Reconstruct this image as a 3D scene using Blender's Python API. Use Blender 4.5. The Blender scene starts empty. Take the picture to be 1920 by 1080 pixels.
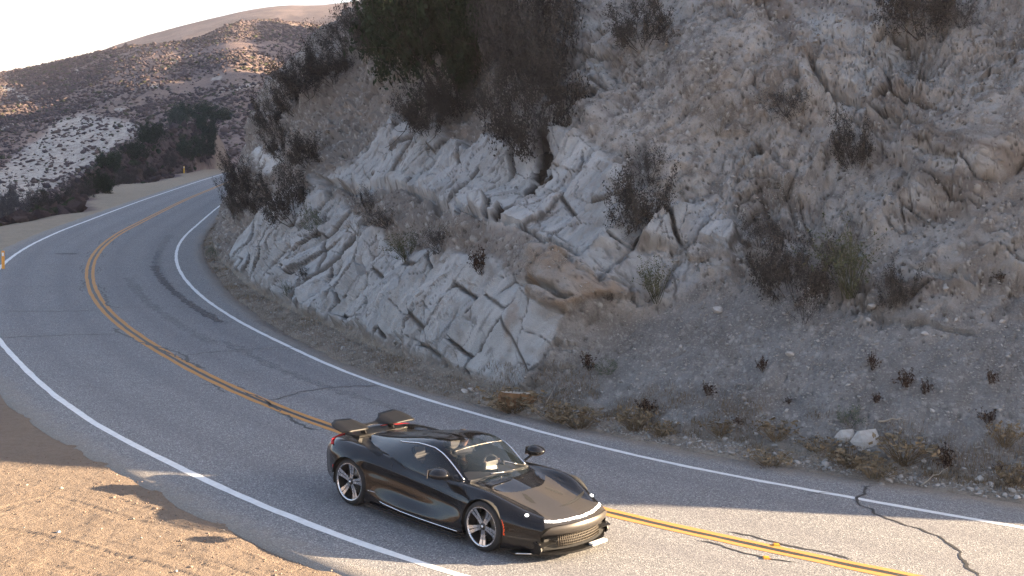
import bpy, bmesh, math, random
import numpy as np, time
_T0 = time.time()
from mathutils import Vector, Matrix
R = math.radians
scene = bpy.context.scene
col = scene.collection

# ---------------------------------------------------------------- camera
CAM_H, CAM_PITCH, CAM_F, CAM_ROLL = 5.4156, 0.116709, 2206.0, 0.0400994   # metres, rad, px at 1920 wide, rad
cam_data = bpy.data.cameras.new('camera'); cam = bpy.data.objects.new('camera', cam_data); col.objects.link(cam)
cp, sp, cr, sr = math.cos(CAM_PITCH), math.sin(CAM_PITCH), math.cos(CAM_ROLL), math.sin(CAM_ROLL)
_f = Vector((0, cp, -sp)); _r = Vector((1, 0, 0)); _u = Vector((0, sp, cp))
c_right = _r*cr + _u*sr; c_up = _u*cr - _r*sr
cam.matrix_world = Matrix(((c_right.x, c_up.x, -_f.x, 0), (c_right.y, c_up.y, -_f.y, 0), (c_right.z, c_up.z, -_f.z, CAM_H), (0, 0, 0, 1)))
cam_data.sensor_width = 36; cam_data.lens = 36*CAM_F/1920
cam_data.clip_start = 0.1; cam_data.clip_end = 6000
scene.camera = cam

# ---------------------------------------------------------------- sky, sun, exposure
SUN_EL, SUN_AZ = R(16.5), R(8.0)            # azimuth measured from +X towards +Y
world = bpy.data.worlds.new('World'); scene.world = world; world.use_nodes = True
wn = world.node_tree; bg = wn.nodes['Background']
sky = wn.nodes.new('ShaderNodeTexSky'); sky.sky_type = 'NISHITA'; sky.sun_disc = False
sky.sun_elevation = SUN_EL; sky.sun_rotation = math.pi/2 - SUN_AZ
sky.altitude = 600; sky.air_density = 1.0; sky.dust_density = 3.0; sky.ozone_density = 1.0
wn.links.new(sky.outputs[0], bg.inputs[0]); bg.inputs[1].default_value = 0.053
sd = bpy.data.lights.new('sun', 'SUN'); sd.energy = 5.0; sd.angle = R(0.55); sd.color = (1.0, 0.76, 0.50)
sun = bpy.data.objects.new('sun', sd); col.objects.link(sun)
SUN_DIR = Vector((math.cos(SUN_EL)*math.cos(SUN_AZ), math.cos(SUN_EL)*math.sin(SUN_AZ), math.sin(SUN_EL)))
sun.rotation_euler = SUN_DIR.to_track_quat('Z', 'Y').to_euler(); sun.location = (60, 10, 40)
vs = scene.view_settings; vs.view_transform = 'Standard'; vs.look = 'None'; vs.gamma = 1.0; vs.use_curve_mapping = False
vs.exposure = 3.1
scene.cycles.use_denoising = True; scene.cycles.denoiser = 'OPENIMAGEDENOISE'; scene.cycles.denoising_input_passes = 'RGB_ALBEDO_NORMAL'; scene.cycles.denoising_prefilter = 'NONE'
scene.cycles.max_bounces = 6; scene.cycles.diffuse_bounces = 3; scene.cycles.glossy_bounces = 4
scene.cycles.transparent_max_bounces = 12; scene.cycles.volume_bounces = 0
# ---------------------------------------------------------------- helpers
rng = np.random.default_rng(7); random.seed(7)

_TAB = np.random.default_rng(99).random(65536).astype(np.float32)
def _hash(ix, iy, iz, seed):
    return _TAB[(ix*1619+iy*31337+iz*6971+(seed*10133+517)) & 65535]

def vnoise(x, y, z=0.0, seed=0):
    """smooth value noise, -1..1"""
    x = np.asarray(x, np.float32); y = np.asarray(y, np.float32)
    def prep(v):
        f = np.floor(v); t = v-f; return f.astype(np.int32), t*t*(3-2*t)
    ix, fx = prep(x); iy, fy = prep(y); kx = ix*1619; ky = iy*31337
    def plane(kz):
        b = kx+ky+kz
        a00 = _TAB[b & 65535]; a10 = _TAB[(b+1619) & 65535]; a01 = _TAB[(b+31337) & 65535]; a11 = _TAB[(b+32956) & 65535]
        u = a00+(a10-a00)*fx; v = a01+(a11-a01)*fx; return u+(v-u)*fy
    k0 = seed*10133+517
    if np.isscalar(z) and z == 0: return plane(k0)*2-1
    iz, fz = prep(np.zeros_like(x)+np.asarray(z, np.float32)); p0 = plane(iz*6971+k0); p1 = plane((iz+1)*6971+k0)
    return (p0+(p1-p0)*fz)*2-1

def fbm(x, y, z=0.0, oct=4, seed=0, lac=2.03, gain=0.5):
    a, s, n = 1.0, 0.0, 0.0
    x = np.asarray(x, np.float32); y = np.asarray(y, np.float32)
    for k in range(oct):
        s = s + a*vnoise(x, y, z, seed+k*17); n += a; a *= gain
        x = x*lac+13.7; y = y*lac-7.3; z = z*lac if np.isscalar(z) and z == 0 else np.asarray(z)*lac
    return s/n*1.6

def ridged(x, y, z=0.0, oct=4, seed=0):
    a, s, n = 1.0, 0.0, 0.0
    x = np.asarray(x, np.float32); y = np.asarray(y, np.float32)
    for k in range(oct):
        s = s + a*(1-np.abs(vnoise(x, y, z, seed+k*31))*2); n += a; a *= .5
        x = x*2.07+3.1; y = y*2.07+9.4
        if not (np.isscalar(z) and z == 0): z = np.asarray(z)*2.07
    return s/n

def voronoi(x, y, seed=0, jit=0.9):
    """2-D cells: F1, F2, cell key, offset to the cell centre"""
    x = np.asarray(x, np.float32); y = np.asarray(y, np.float32)
    ix, iy = np.floor(x).astype(np.int32), np.floor(y).astype(np.int32)
    f1 = np.full(x.shape, 99.0, np.float32); f2 = f1.copy(); key = np.zeros(x.shape, np.int64)
    ox = np.zeros_like(x); oy = np.zeros_like(x)
    for dx in (-1, 0, 1):
        for dy in (-1, 0, 1):
            cx, cy = ix+dx, iy+dy
            qx = x-(cx+np.float32(.5)+np.float32(jit)*(_hash(cx, cy, 0, seed)-np.float32(.5))); qy = y-(cy+np.float32(.5)+np.float32(jit)*(_hash(cx, cy, 0, seed+5)-np.float32(.5)))
            d = qx*qx+qy*qy
            new = d < f1
            f2 = np.where(new, f1, np.minimum(f2, d)); f1 = np.where(new, d, f1)
            key = np.where(new, cx.astype(np.int64)*4096+cy+2048, key); ox = np.where(new, qx, ox); oy = np.where(new, qy, oy)
    return np.sqrt(f1), np.sqrt(f2), key, ox, oy

def keyrand(key, seed):
    return _TAB[((key*2654435761 >> 7)+seed*7919) & 65535]

def sstep(a, b, x):
    t = np.clip((x-a)/(b-a), 0, 1); return t*t*(3-2*t)

def inpoly(px, py, poly):
    """signed distance to a polygon, positive inside"""
    poly = np.array(poly, float); ins = np.zeros(px.shape, bool); d = np.full(px.shape, 1e9)
    n = len(poly)
    for i in range(n):
        x0, y0 = poly[i]; x1, y1 = poly[(i+1) % n]
        c = ((y0 > py) != (y1 > py)) & (px < (x1-x0)*(py-y0)/((y1-y0) or 1e-9)+x0)
        ins ^= c
        ex, ey = x1-x0, y1-y0; t = np.clip(((px-x0)*ex+(py-y0)*ey)/(ex*ex+ey*ey+1e-9), 0, 1)
        d = np.minimum(d, np.hypot(px-x0-t*ex, py-y0-t*ey))
    return np.where(ins, d, -d)

def polydist(px, py, line):
    line = np.array(line, float); d = np.full(np.shape(px), 1e9); tt = np.zeros(np.shape(px)); acc = 0.
    L = np.hypot(*np.diff(line, axis=0).T); tot = L.sum()
    for i in range(len(line)-1):
        x0, y0 = line[i]; ex, ey = line[i+1]-line[i]
        t = np.clip(((px-x0)*ex+(py-y0)*ey)/(ex*ex+ey*ey+1e-9), 0, 1)
        q = np.hypot(px-x0-t*ex, py-y0-t*ey)
        tt = np.where(q < d, (acc+t*L[i])/tot, tt); d = np.minimum(d, q); acc += L[i]
    return d, tt

def project(P):
    """world points -> picture coordinates of the photograph (1920 wide): used to find where on a built surface a feature lies"""
    d = P - np.array([0, 0, CAM_H]); z = d @ np.array(_f)
    return 960+CAM_F*(d @ np.array(c_right))/z, 540-CAM_F*(d @ np.array(c_up))/z

def ground_at(px, py, z=0.0):
    d = _f + c_right*((px-960)/CAM_F) + c_up*(-(py-540)/CAM_F)
    t = (z-CAM_H)/d.z
    return Vector((d.x*t, d.y*t, z))

def smooth_line(pts, step=0.25, sig=1.0):
    P = np.array(pts, float); s = np.r_[0, np.cumsum(np.hypot(*np.diff(P[:, :2], axis=0).T))]
    n = max(int(s[-1]/step), 4); t = np.linspace(0, s[-1], n)
    # Catmull-Rom through the points
    out = np.empty((n, P.shape[1])); k = np.clip(np.searchsorted(s, t, side='right')-1, 0, len(P)-2)
    m = np.gradient(P, s, axis=0)
    h = s[k+1]-s[k]; u = ((t-s[k])/h)[:, None]; h = h[:, None]
    out = (2*u**3-3*u**2+1)*P[k]+(u**3-2*u**2+u)*h*m[k]+(-2*u**3+3*u**2)*P[k+1]+(u**3-u**2)*h*m[k+1]
    if sig:
        w = int(4*sig/step); ker = np.exp(-.5*(np.arange(-w, w+1)*step/sig)**2); ker /= ker.sum()
        for c in range(out.shape[1]):
            e = out[:, c]
            pad = np.r_[2*e[0]-e[w:0:-1], e, 2*e[-1]-e[-2:-w-2:-1]]
            out[:, c] = np.convolve(pad, ker, 'valid')
    return out

def mesh_np(name, V, F, smooth=True):
    """V (n,3), F (m,3|4) -> mesh"""
    me = bpy.data.meshes.new(name); V = np.asarray(V, np.float32); F = np.asarray(F, np.int32); k = F.shape[1]
    me.vertices.add(len(V)); me.vertices.foreach_set('co', V.ravel())
    me.loops.add(F.size); me.loops.foreach_set('vertex_index', F.ravel())
    me.polygons.add(len(F)); me.polygons.foreach_set('loop_start', np.arange(0, F.size, k, dtype=np.int32))
    try: me.polygons.foreach_set('loop_total', np.full(len(F), k, np.int32))
    except Exception: pass
    if smooth: me.polygons.foreach_set('use_smooth', np.ones(len(F), bool))
    me.update(calc_edges=True)
    return me

def attr(me, name, val):
    a = me.attributes.new(name, 'FLOAT', 'POINT'); a.data.foreach_set('value', np.asarray(val, np.float32).ravel())

def link(name, me, mat=None, parent=None, label=None, cat=None, group=None, kind=None):
    o = bpy.data.objects.new(name, me); col.objects.link(o)
    if mat is not None and me is not None and len(me.materials) == 0: me.materials.append(mat)
    if parent is not None: o.parent = parent
    tag(o, label, cat, group, kind); return o

def tag(o, label=None, cat=None, group=None, kind=None):
    if label: o['label'] = label
    if cat: o['category'] = cat
    if group: o['group'] = group
    if kind: o['kind'] = kind
    return o

def grid_faces(nu, nv, wrap=False):
    i = np.arange(nu-1)[:, None]*nv; j = np.arange(nv-1)[None]
    a = (i+j).ravel()
    return np.stack([a, a+nv, a+nv+1, a+1], 1)

def submesh(name, V, F, keep, attrs=()):
    f = F[keep]; used = np.unique(f); remap = np.zeros(len(V), np.int32); remap[used] = np.arange(len(used))
    me = mesh_np(name, V[used], remap[f])
    for n, a in attrs: attr(me, n, a[used])
    return me

def copy_tree(o, parent=None, group=None, label=None):
    c = o.copy(); col.objects.link(c); c.parent = parent
    if label: c['label'] = label
    if group: c['group'] = group
    for ch in [x for x in bpy.data.objects if x.parent == o]: copy_tree(ch, c)
    return c

# ---- materials
class NT:
    """small helper for node materials"""
    def __init__(s, name):
        s.m = bpy.data.materials.new(name); s.m.use_nodes = True; s.t = s.m.node_tree; s.b = s.t.nodes['Principled BSDF']
        s.out = s.t.nodes['Material Output']
    def n(s, typ, **kw):
        x = s.t.nodes.new(typ)
        for k, v in kw.items(): setattr(x, k, v)
        return x
    def l(s, a, b): s.t.links.new(a, b)
    def val(s, sock, v):
        if hasattr(v, 'is_linked') or isinstance(v, bpy.types.NodeSocket): s.l(v, sock)
        else: sock.default_value = v
    def pos(s):
        return s.n('ShaderNodeNewGeometry').outputs['Position']
    def obj(s): return s.n('ShaderNodeTexCoord').outputs['Object']
    def mapping(s, vec, scale=(1, 1, 1), rot=(0, 0, 0)):
        m = s.n('ShaderNodeMapping'); s.l(vec, m.inputs[0]); m.inputs['Scale'].default_value = scale; m.inputs['Rotation'].default_value = rot; return m.outputs[0]
    def noise(s, scale, vec=None, det=4, rough=.55, dist=0.0):
        t = s.n('ShaderNodeTexNoise'); t.inputs['Scale'].default_value = scale; t.inputs['Detail'].default_value = det
        t.inputs['Roughness'].default_value = rough; t.inputs['Distortion'].default_value = dist
        if vec is not None: s.l(vec, t.inputs['Vector'])
        return t.outputs['Fac']
    def vor(s, scale, vec=None, feature='F1', rnd=1.0):
        t = s.n('ShaderNodeTexVoronoi', feature=feature); t.inputs['Scale'].default_value = scale; t.inputs['Randomness'].default_value = rnd
        if vec is not None: s.l(vec, t.inputs['Vector'])
        return t
    def ramp(s, fac, stops, interp='LINEAR'):
        r = s.n('ShaderNodeValToRGB'); s.l(fac, r.inputs[0]); e = r.color_ramp; e.interpolation = interp
        while len(e.elements) < len(stops): e.elements.new(.5)
        for k, (p, c) in enumerate(stops):
            e.elements[k].position = p; e.elements[k].color = (c, c, c, 1) if np.isscalar(c) else (*c, 1)
        return r.outputs[0]
    def mix(s, fac, a, b, blend='MIX'):
        m = s.n('ShaderNodeMix', data_type='RGBA', blend_type=blend)
        s.val(m.inputs[0], fac)
        for sock, v in ((m.inputs[6], a), (m.inputs[7], b)):
            if isinstance(v, (tuple, list)): sock.default_value = (*v[:3], 1)
            else: s.l(v, sock)
        return m.outputs[2]
    def math(s, op, a, b=None, clamp=False):
        m = s.n('ShaderNodeMath', operation=op, use_clamp=clamp); s.val(m.inputs[0], a)
        if b is not None: s.val(m.inputs[1], b)
        return m.outputs[0]
    def attr(s, name): return s.n('ShaderNodeAttribute', attribute_name=name).outputs['Fac']
    def bump(s, h, strength=.3, dist=.02):
        b = s.n('ShaderNodeBump'); b.inputs['Strength'].default_value = strength; b.inputs['Distance'].default_value = dist
        s.l(h, b.inputs['Height']); s.l(b.outputs[0], s.b.inputs['Normal']); return b
    def set(s, **kw):
        for k, v in kw.items():
            sock = s.b.inputs[k.replace('_', ' ')]
            if isinstance(v, bpy.types.NodeSocket): s.l(v, sock)
            elif isinstance(v, (tuple, list)): sock.default_value = (*v, 1) if len(v) == 3 and sock.type == 'RGBA' else v
            else: sock.default_value = v
        return s

def plain(name, colr, rough=.6, metal=0.0, var=.12, scale=6, **kw):
    """a material of one colour with a little procedural unevenness"""
    t = NT(name); n = t.noise(scale, t.obj(), 3)
    c0 = tuple(max(0, c*(1-var)) for c in colr); c1 = tuple(min(1, c*(1+var)) for c in colr)
    t.set(Base_Color=t.ramp(n, [(.3, c0), (.7, c1)]), Roughness=rough, Metallic=metal)
    for k, v in kw.items(): t.set(**{k: v})
    return t.m
# ---------------------------------------------------------------- the course of the road (world metres, yellow line from right to left)
YEL = smooth_line([(70, 22), (52, 16), (38, 12.9), (26, 11.3), (16, 11.3), (10, 12.75), (5.33, 15.12), (2.78, 16.6), (1.59, 17.36), (-3.23, 21.93), (-4.61, 23.45), (-6.63, 26.05),
    (-8.88, 29.49), (-10.45, 32.08), (-12.08, 35.11), (-14.05, 39.34), (-15.97, 44.15), (-17.44, 48.33), (-19.51, 55.26), (-21.52, 63.66), (-23.37, 73.36),
    (-25.33, 83.93), (-28.53, 101.7), (-31.69, 120.78), (-37.21, 155.1), (-43, 195), (-45, 240), (-38, 290)], .2, 1.1)
_t = np.gradient(YEL, axis=0); _t /= np.hypot(_t[:, 0], _t[:, 1])[:, None]
NRM = np.stack([_t[:, 1], -_t[:, 0]], 1)                 # towards the hill
SARC = np.r_[0, np.cumsum(np.hypot(*np.diff(YEL, axis=0).T))]
_i0 = np.argmin(np.hypot(YEL[:, 0]-8, YEL[:, 1]-13.7))
def _by_y(tab):
    """width table by the y of the road where it is in the picture"""
    ys, ws = np.array(tab, float).T
    y = np.where(np.arange(len(YEL)) < _i0, YEL[_i0, 1], YEL[:, 1])
    w = np.interp(y, ys, ws); k = np.exp(-.5*(np.arange(-40, 41)/14)**2); k /= k.sum()
    return np.convolve(np.r_[[w[0]]*40, w, [w[-1]]*40], k, 'valid')
W_IN = _by_y([(14, 3.3), (17.4, 3.3), (21.9, 3.05), (26, 3.14), (29.5, 3.3), (35, 3.41), (44, 3.43), (64, 3.55), (90, 3.45), (200, 3.5)])
W_OUT = _by_y([(14, 3.48), (18, 3.62), (22, 3.68), (25, 3.5), (30, 3.42), (40, 3.42), (52, 3.3), (62, 3.16), (110, 3.2), (160, 3.6)])
W_ASPH = W_IN + _by_y([(13.5, 1.5), (15.5, 1.5), (16.4, 1.1), (17.5, .92), (19, 1.0), (20.5, 1.0), (21.5, .7), (22.5, .48), (24, .4), (26.5, .42), (29, .52), (33, .85), (38, 1.1), (45, 1.4), (54, 1.3), (80, 1.0)])
W_FOOT = W_IN + _by_y([(13.5, 2.2), (15.5, 1.95), (17, 1.75), (19, 1.8), (20.5, 1.7), (22, 1.45), (24, 1.35), (26, 1.7), (30, 1.85), (34, 1.85), (40, 1.95), (46, 2.0), (55, 1.75), (75, 1.6)])
# off the right of the picture the bank stands back from the road as the road swings away
_x = YEL[:, 0]; W_FOOT = W_FOOT + np.where(np.arange(len(YEL)) < _i0, np.interp(SARC[_i0]-SARC, [0, 6, 14, 30], [0, .6, 1.6, 2.5]), 0)
def road_pt(i, w):                                       # w > 0 towards the hill
    return YEL[i]+NRM[i]*np.asarray(w)[..., None]
def road_frame(x, y, step=4):
    """nearest station index and signed offset for points"""
    sel = np.arange(0, len(YEL), step); best = np.full(np.shape(x), 1e9); idx = np.zeros(np.shape(x), int)
    for i in sel:
        d = (x-YEL[i, 0])**2+(y-YEL[i, 1])**2; m = d < best; best = np.where(m, d, best); idx = np.where(m, i, idx)
    off = (x-YEL[idx, 0])*NRM[idx, 0]+(y-YEL[idx, 1])*NRM[idx, 1]
    return idx, off
# ---------------------------------------------------------------- the cut bank (cliff) and its verge: one displaced sheet along the road
foot = road_pt(np.arange(len(YEL)), W_FOOT); asph = road_pt(np.arange(len(YEL)), W_ASPH-.12)
_k = np.exp(-.5*(np.arange(-120, 121)*.2/7.)**2); _k /= _k.sum()
NSM = np.stack([np.convolve(np.r_[[NRM[0, c]]*120, NRM[:, c], [NRM[-1, c]]*120], _k, 'valid') for c in (0, 1)], 1); NSM /= np.hypot(NSM[:, 0], NSM[:, 1])[:, None]
# columns: spacing grows with the distance from where the photograph was taken
_dist = np.hypot(foot[:, 0], foot[:, 1])
_dens = 1/(0.00155*np.clip(_dist, 19, 200)); _dens = np.where(np.arange(len(YEL)) < _i0-25, 1/.25, _dens)
_dens = np.where(YEL[:, 1] > 84, 1/.8, _dens)
_sel = (YEL[:, 1] < 135)
_cum = np.r_[0, np.cumsum(np.diff(SARC)*_dens[:-1])]; _cmax = _cum[_sel][-1]
NC = int(_cmax); ci = np.interp(np.arange(NC), _cum, np.arange(len(YEL)))
def at_i(A): return np.stack([np.interp(ci, np.arange(len(YEL)), A[:, c]) for c in range(A.shape[1])], 1) if A.ndim == 2 else np.interp(ci, np.arange(len(YEL)), A)
cS, cA, cN, cW = at_i(SARC), at_i(asph), at_i(NSM), at_i(W_FOOT-W_ASPH+.12)
cFoot = at_i(foot); fx, fy = project(np.c_[cFoot, np.full(NC, .25)])
fx = np.where(cFoot[:, 0] > 8.6, 1950+(cFoot[:, 0]-8.6)*60, fx)
NV, NR = 36, 380
right = sstep(960, 1090, fx)                           # scree side
spur = sstep(520, 420, fx)*np.where(fx > 1900, 0, 1)   # nose of the spur
spur = np.maximum(spur, (cFoot[:, 1] > 58)*1.0)
scree_len = np.interp(fx, [960, 1050, 1150, 1330, 1450, 1560, 1700, 1920, 2600], [2.0, 3.0, 3.6, 4.3, 3.6, 3.4, 3.3, 4.0, 3.0])
rock_len = np.interp(fx, [380, 430, 520, 640, 760, 880, 980], [8.5, 6.5, 4.6, 3.8, 3.5, 3.4, 3.2])
tmax = np.interp(_dist[np.clip(ci.astype(int), 0, len(YEL)-1)], [18, 26, 40, 60, 90], [13.5, 14.5, 17, 20, 24])
def seg(u, cuts, angs, w=.5):
    a = np.zeros_like(u)+angs[0]
    for c, (p, q) in zip(cuts, zip(angs[:-1], angs[1:])):
        c = np.asarray(c); c = c[:, None] if c.ndim else c
        a = a+(np.asarray(q)-np.asarray(p))*sstep(-w, w, u-c)
    return a
wob = .5*vnoise(cS/3.3, cS*0+2.2, seed=3)
def sheet(T):
    """the smooth bank: slope angle by kind of ground, summed up the slope"""
    U = T-cW[:, None]
    th_l = seg(U, [rock_len+wob, rock_len+wob+1.5, rock_len+6.5], [64, 33, 53, 46])
    th_r = seg(U, [scree_len+wob*.6, scree_len+6.], [37, 55, 48], .35)
    th_s = seg(U, [9.0, 14.], [70, 44, 38], 1.2)
    th = th_l*(1-right)[:, None]+th_r*right[:, None]; th = th*(1-spur)[:, None]+th_s*spur[:, None]
    th = R(1)*np.where(U < 0, 9.0, th); dT = np.diff(T, axis=1, prepend=T[:, :1])
    Dl = np.cumsum(np.cos(th)*dT, 1); Zl = np.cumsum(np.sin(th)*dT, 1)
    return cA[:, 0, None]+cN[:, 0, None]*Dl, cA[:, 1, None]+cN[:, 1, None]*Dl, Zl-.03+.035*sstep(0, .3, T)
_T0s = cW[:, None]+np.linspace(0, 1, 160)[None]*tmax[:, None]; _X0, _Y0, _Z0 = sheet(_T0s); _p0 = project(np.stack([_X0, _Y0, _Z0], -1).reshape(-1, 3))[1].reshape(_X0.shape)
tvis = np.where((_p0 < -30).any(1), np.argmax(_p0 < -30, axis=1)/159*tmax, tmax*.75); tvis = np.where(cFoot[:, 0] > 8.6, tmax*.6, tvis)
_ks = np.exp(-.5*(np.arange(-40, 41)/16.)**2); _ks /= _ks.sum(); tvis = np.convolve(np.r_[[tvis[0]]*40, tvis, [tvis[-1]]*40], _ks, 'valid')+.5; tvis = np.clip(tvis, 4, tmax*.95)
NRU = 44; NRD = NR-NRU
T = np.empty((NC, NV+NR)); T[:, :NV] = np.linspace(0, 1, NV)[None]*cW[:, None]
T[:, NV:NV+NRD] = cW[:, None]+np.linspace(0, 1, NRD+1)[None, 1:]*tvis[:, None]; T[:, NV+NRD:] = cW[:, None]+tvis[:, None]+np.linspace(0, 1, NRU+1)[None, 1:]*(tmax-tvis)[:, None]
U = T-cW[:, None]
X, Y, Z = sheet(T)
S = np.repeat(cS[:, None], NV+NR, 1).astype(np.float32); T = T.astype(np.float32); U = U.astype(np.float32)
B0 = np.stack([X, Y, Z], -1)
px, py = project(B0.reshape(-1, 3)); px = px.reshape(X.shape); py = py.reshape(X.shape)
off_frame = (X > 8.9)
px = np.where(off_frame, 1960+(X-8.9)*40, px)
# normals of the undisplaced sheet
_du = np.gradient(B0, axis=0); _dv = np.gradient(B0, axis=1); N = np.cross(_dv, _du); N /= np.linalg.norm(N, axis=-1)[..., None]+1e-9
if N[NC//2, -60, 2] < 0: N = -N
up = sstep(-.05, .3, U)                                   # 0 on the verge

# ---- where the kinds of ground lie
wx = px+14*fbm(S*1.3, T*1.3, seed=40)*1.0; wy = py+14*fbm(S*1.3+50, T*1.3, seed=41)
P_UP = [(596, 338), (690, 275), (760, 238), (830, 246), (880, 290), (960, 262), (1010, 292), (1045, 232), (1100, 262), (1190, 335), (1262, 385), (1330, 376), (1412, 440),
        (1385, 472), (1290, 450), (1250, 470), (1172, 470), (1090, 482), (1010, 455), (940, 440), (860, 395), (800, 378), (745, 352)]
P_LOW = [(395, 462), (415, 405), (470, 392), (600, 350), (645, 385), (690, 432), (760, 470), (850, 482), (960, 505), (1062, 602), (985, 728), (930, 732), (870, 708), (856, 685),
         (800, 675), (736, 645), (665, 621), (618, 606), (546, 570), (499, 542), (443, 503)]
P_MIDR = [(1060, 480), (1200, 470), (1300, 500), (1340, 545), (1300, 575), (1200, 590), (1110, 520)]
P_RUST = [(1000, 478), (1050, 478), (1120, 515), (1190, 556), (1100, 575), (1068, 600), (1005, 548)]
P_UR = [(1370, -40), (1960, -40), (1960, 400), (1830, 360), (1700, 290), (1640, 235), (1570, 190), (1500, 120)]
P_WH = [(488, 285), (515, 280), (522, 305), (492, 318)]
m_up = sstep(-9, 9, inpoly(wx, wy, P_UP)); m_low = sstep(-9, 9, inpoly(wx, wy, P_LOW))
m_mr = sstep(-12, 20, inpoly(wx, wy, P_MIDR))*.7; m_rust = sstep(-8, 10, inpoly(wx, wy, P_RUST)); m_ur = sstep(-30, 30, inpoly(wx, wy, P_UR))
m_wh = sstep(-5, 6, inpoly(wx, wy, P_WH))
front = (~off_frame) & (X*0+1 > 0) & (spur[:, None] < .98)
m_low = np.where(spur[:, None] > .98, 0, m_low)
m_scree = (right[:, None]*sstep(.5, -.3, U-(scree_len+wob*.6)[:, None]+.5*fbm(S*.8, T*.8, seed=8)))*(1-m_low)*up
m_rock = np.clip(np.maximum(np.maximum(m_up, m_low), m_mr), 0, 1)*up*(1-m_scree)

# ---- relief
disp = np.zeros_like(X)
disp += (.42*fbm(S/5.5, T/4.2, seed=1, oct=2)*(1-.75*m_scree)+.2*fbm(S/2.1, T/1.7, seed=2, oct=2)*(1-.7*m_scree)*(1-.75*m_rock))*sstep(0, 1.6, U)
# slabs: parallel dipping beds cut by cross joints, every block a little proud or tilted
def dip(x, y, deg):
    """angle, in the plane of the bank, of a direction seen at an angle (degrees, anticlockwise) at a place of the photograph"""
    k = np.argmin((px-x)**2+(py-y)**2); i, j = np.unravel_index(k, px.shape)
    Jm = np.array([[(px[i+8, j]-px[i-8, j])/(S[i+8, j]-S[i-8, j]), (px[i, j+8]-px[i, j-8])/(T[i, j+8]-T[i, j-8])], [(py[i+8, j]-py[i-8, j])/(S[i+8, j]-S[i-8, j]), (py[i, j+8]-py[i, j-8])/(T[i, j+8]-T[i, j-8])]])
    d = np.linalg.solve(Jm, [math.cos(R(deg)), -math.sin(R(deg))]); return math.atan2(-d[0], d[1])
def beds(al, bw, phi, seed, wav=.10, step=.34, tilt=.55, gro=.20):
    w1 = wav*fbm(S*.55, T*.55, seed=seed+1, oct=2); w2 = .07*fbm(S*1.2+9, T*1.2, seed=seed+2, oct=2)
    a = (T*math.cos(phi)-S*math.sin(phi)+w2)/al; b = (S*math.cos(phi)+T*math.sin(phi)+w1+.05*fbm(S*4, T*4, seed=seed+3, oct=2)+.022*fbm(S*13, T*13, seed=seed+6, oct=2))/bw
    b = b+.33*vnoise(b*.9, b*0, seed=seed+4)                       # beds of unequal thickness
    row = np.floor(b).astype(np.int64); fb = b-row
    def block(rw, f):
        rr_ = _TAB[(rw*7919+seed*31) & 65535]; r5 = _TAB[(rw*104729+seed*57) & 65535]
        a2 = a*(.65+.8*rr_)+r5*7+.22*(f-.5)*(r5-.5)*4; cl = np.floor(a2).astype(np.int64); fa = a2-cl
        def hh(c_, g):
            k_ = (rw+2048)*4096+c_+2048; r0, r1, r2 = keyrand(k_, seed+11), keyrand(k_, seed+12), keyrand(k_, seed+13)
            return (r0-.5)*step+(f-.5)*bw*(r2-.05)*tilt+(g-.5)*al*(r1-.5)*.16, k_, r0, r2
        h0, k_, r0, r2 = hh(cl, fa); h1 = hh(cl+1, fa-1)[0]; wa = min(.4, .08/al); m = sstep(1-wa, 1, fa)
        return h0+(h1-h0)*m, k_, r0, r2, fa
    h0, key, r0, r2, fa = block(row, fb); h1 = block(row+1, fb-1)[0]; wb = min(.45, .075/bw); m = sstep(1-wb, 1, fb)
    e = np.minimum(np.minimum(fb, 1-fb)*bw, np.minimum(fa, 1-fa)*al*.9)
    h = h0+(h1-h0)*m-gro*(1-sstep(.0, .075, e))*(.25+.75*r2)
    return h, e, key, r0, a, b
PH_U, PH_L, PH_B, PH_R = dip(850, 330, 50), dip(560, 470, 52), dip(850, 560, 50), dip(1720, 250, -28)
print('dips', [round(math.degrees(q_)) for q_ in (PH_U, PH_L, PH_B, PH_R)])
hU, eU, kU, rU, aU, bU = beds(2.9, 1.0, PH_U, 100, step=.40, tilt=.62, gro=.30)
hL, eL, kL, rL, aL, bL = beds(2.2, .62, PH_L, 200, step=.40, tilt=.75, gro=.30)
hB, eB, kB, rB, aB, bB = beds(2.0, 1.25, PH_B, 300, step=.28, tilt=.40, gro=.26)
useB = (wx > 690)
hL = np.where(useB, hB, hL); eL = np.where(useB, eB, eL); kL = np.where(useB, kB+2**40, kL); rL = np.where(useB, rB, rL)
smooth_face = sstep(0, 40, inpoly(wx, wy, [(860, 575), (960, 525), (1062, 600), (985, 730), (930, 735), (868, 700)]))
hL = hL*(1-.8*smooth_face)
bed = ridged((S*math.cos(PH_U)+T*math.sin(PH_U))*3.6, (T*math.cos(PH_U)-S*math.sin(PH_U))*.5, seed=55, oct=3)
disp += m_up*(1-m_low)*up*(hU+.16)+m_low*up*(hL+.08)+m_mr*(1-m_up)*(1-m_low)*up*hU*.6
fz = sstep(0, 1, 1-.75*smooth_face)
disp += m_rock*.012*bed*fz
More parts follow.
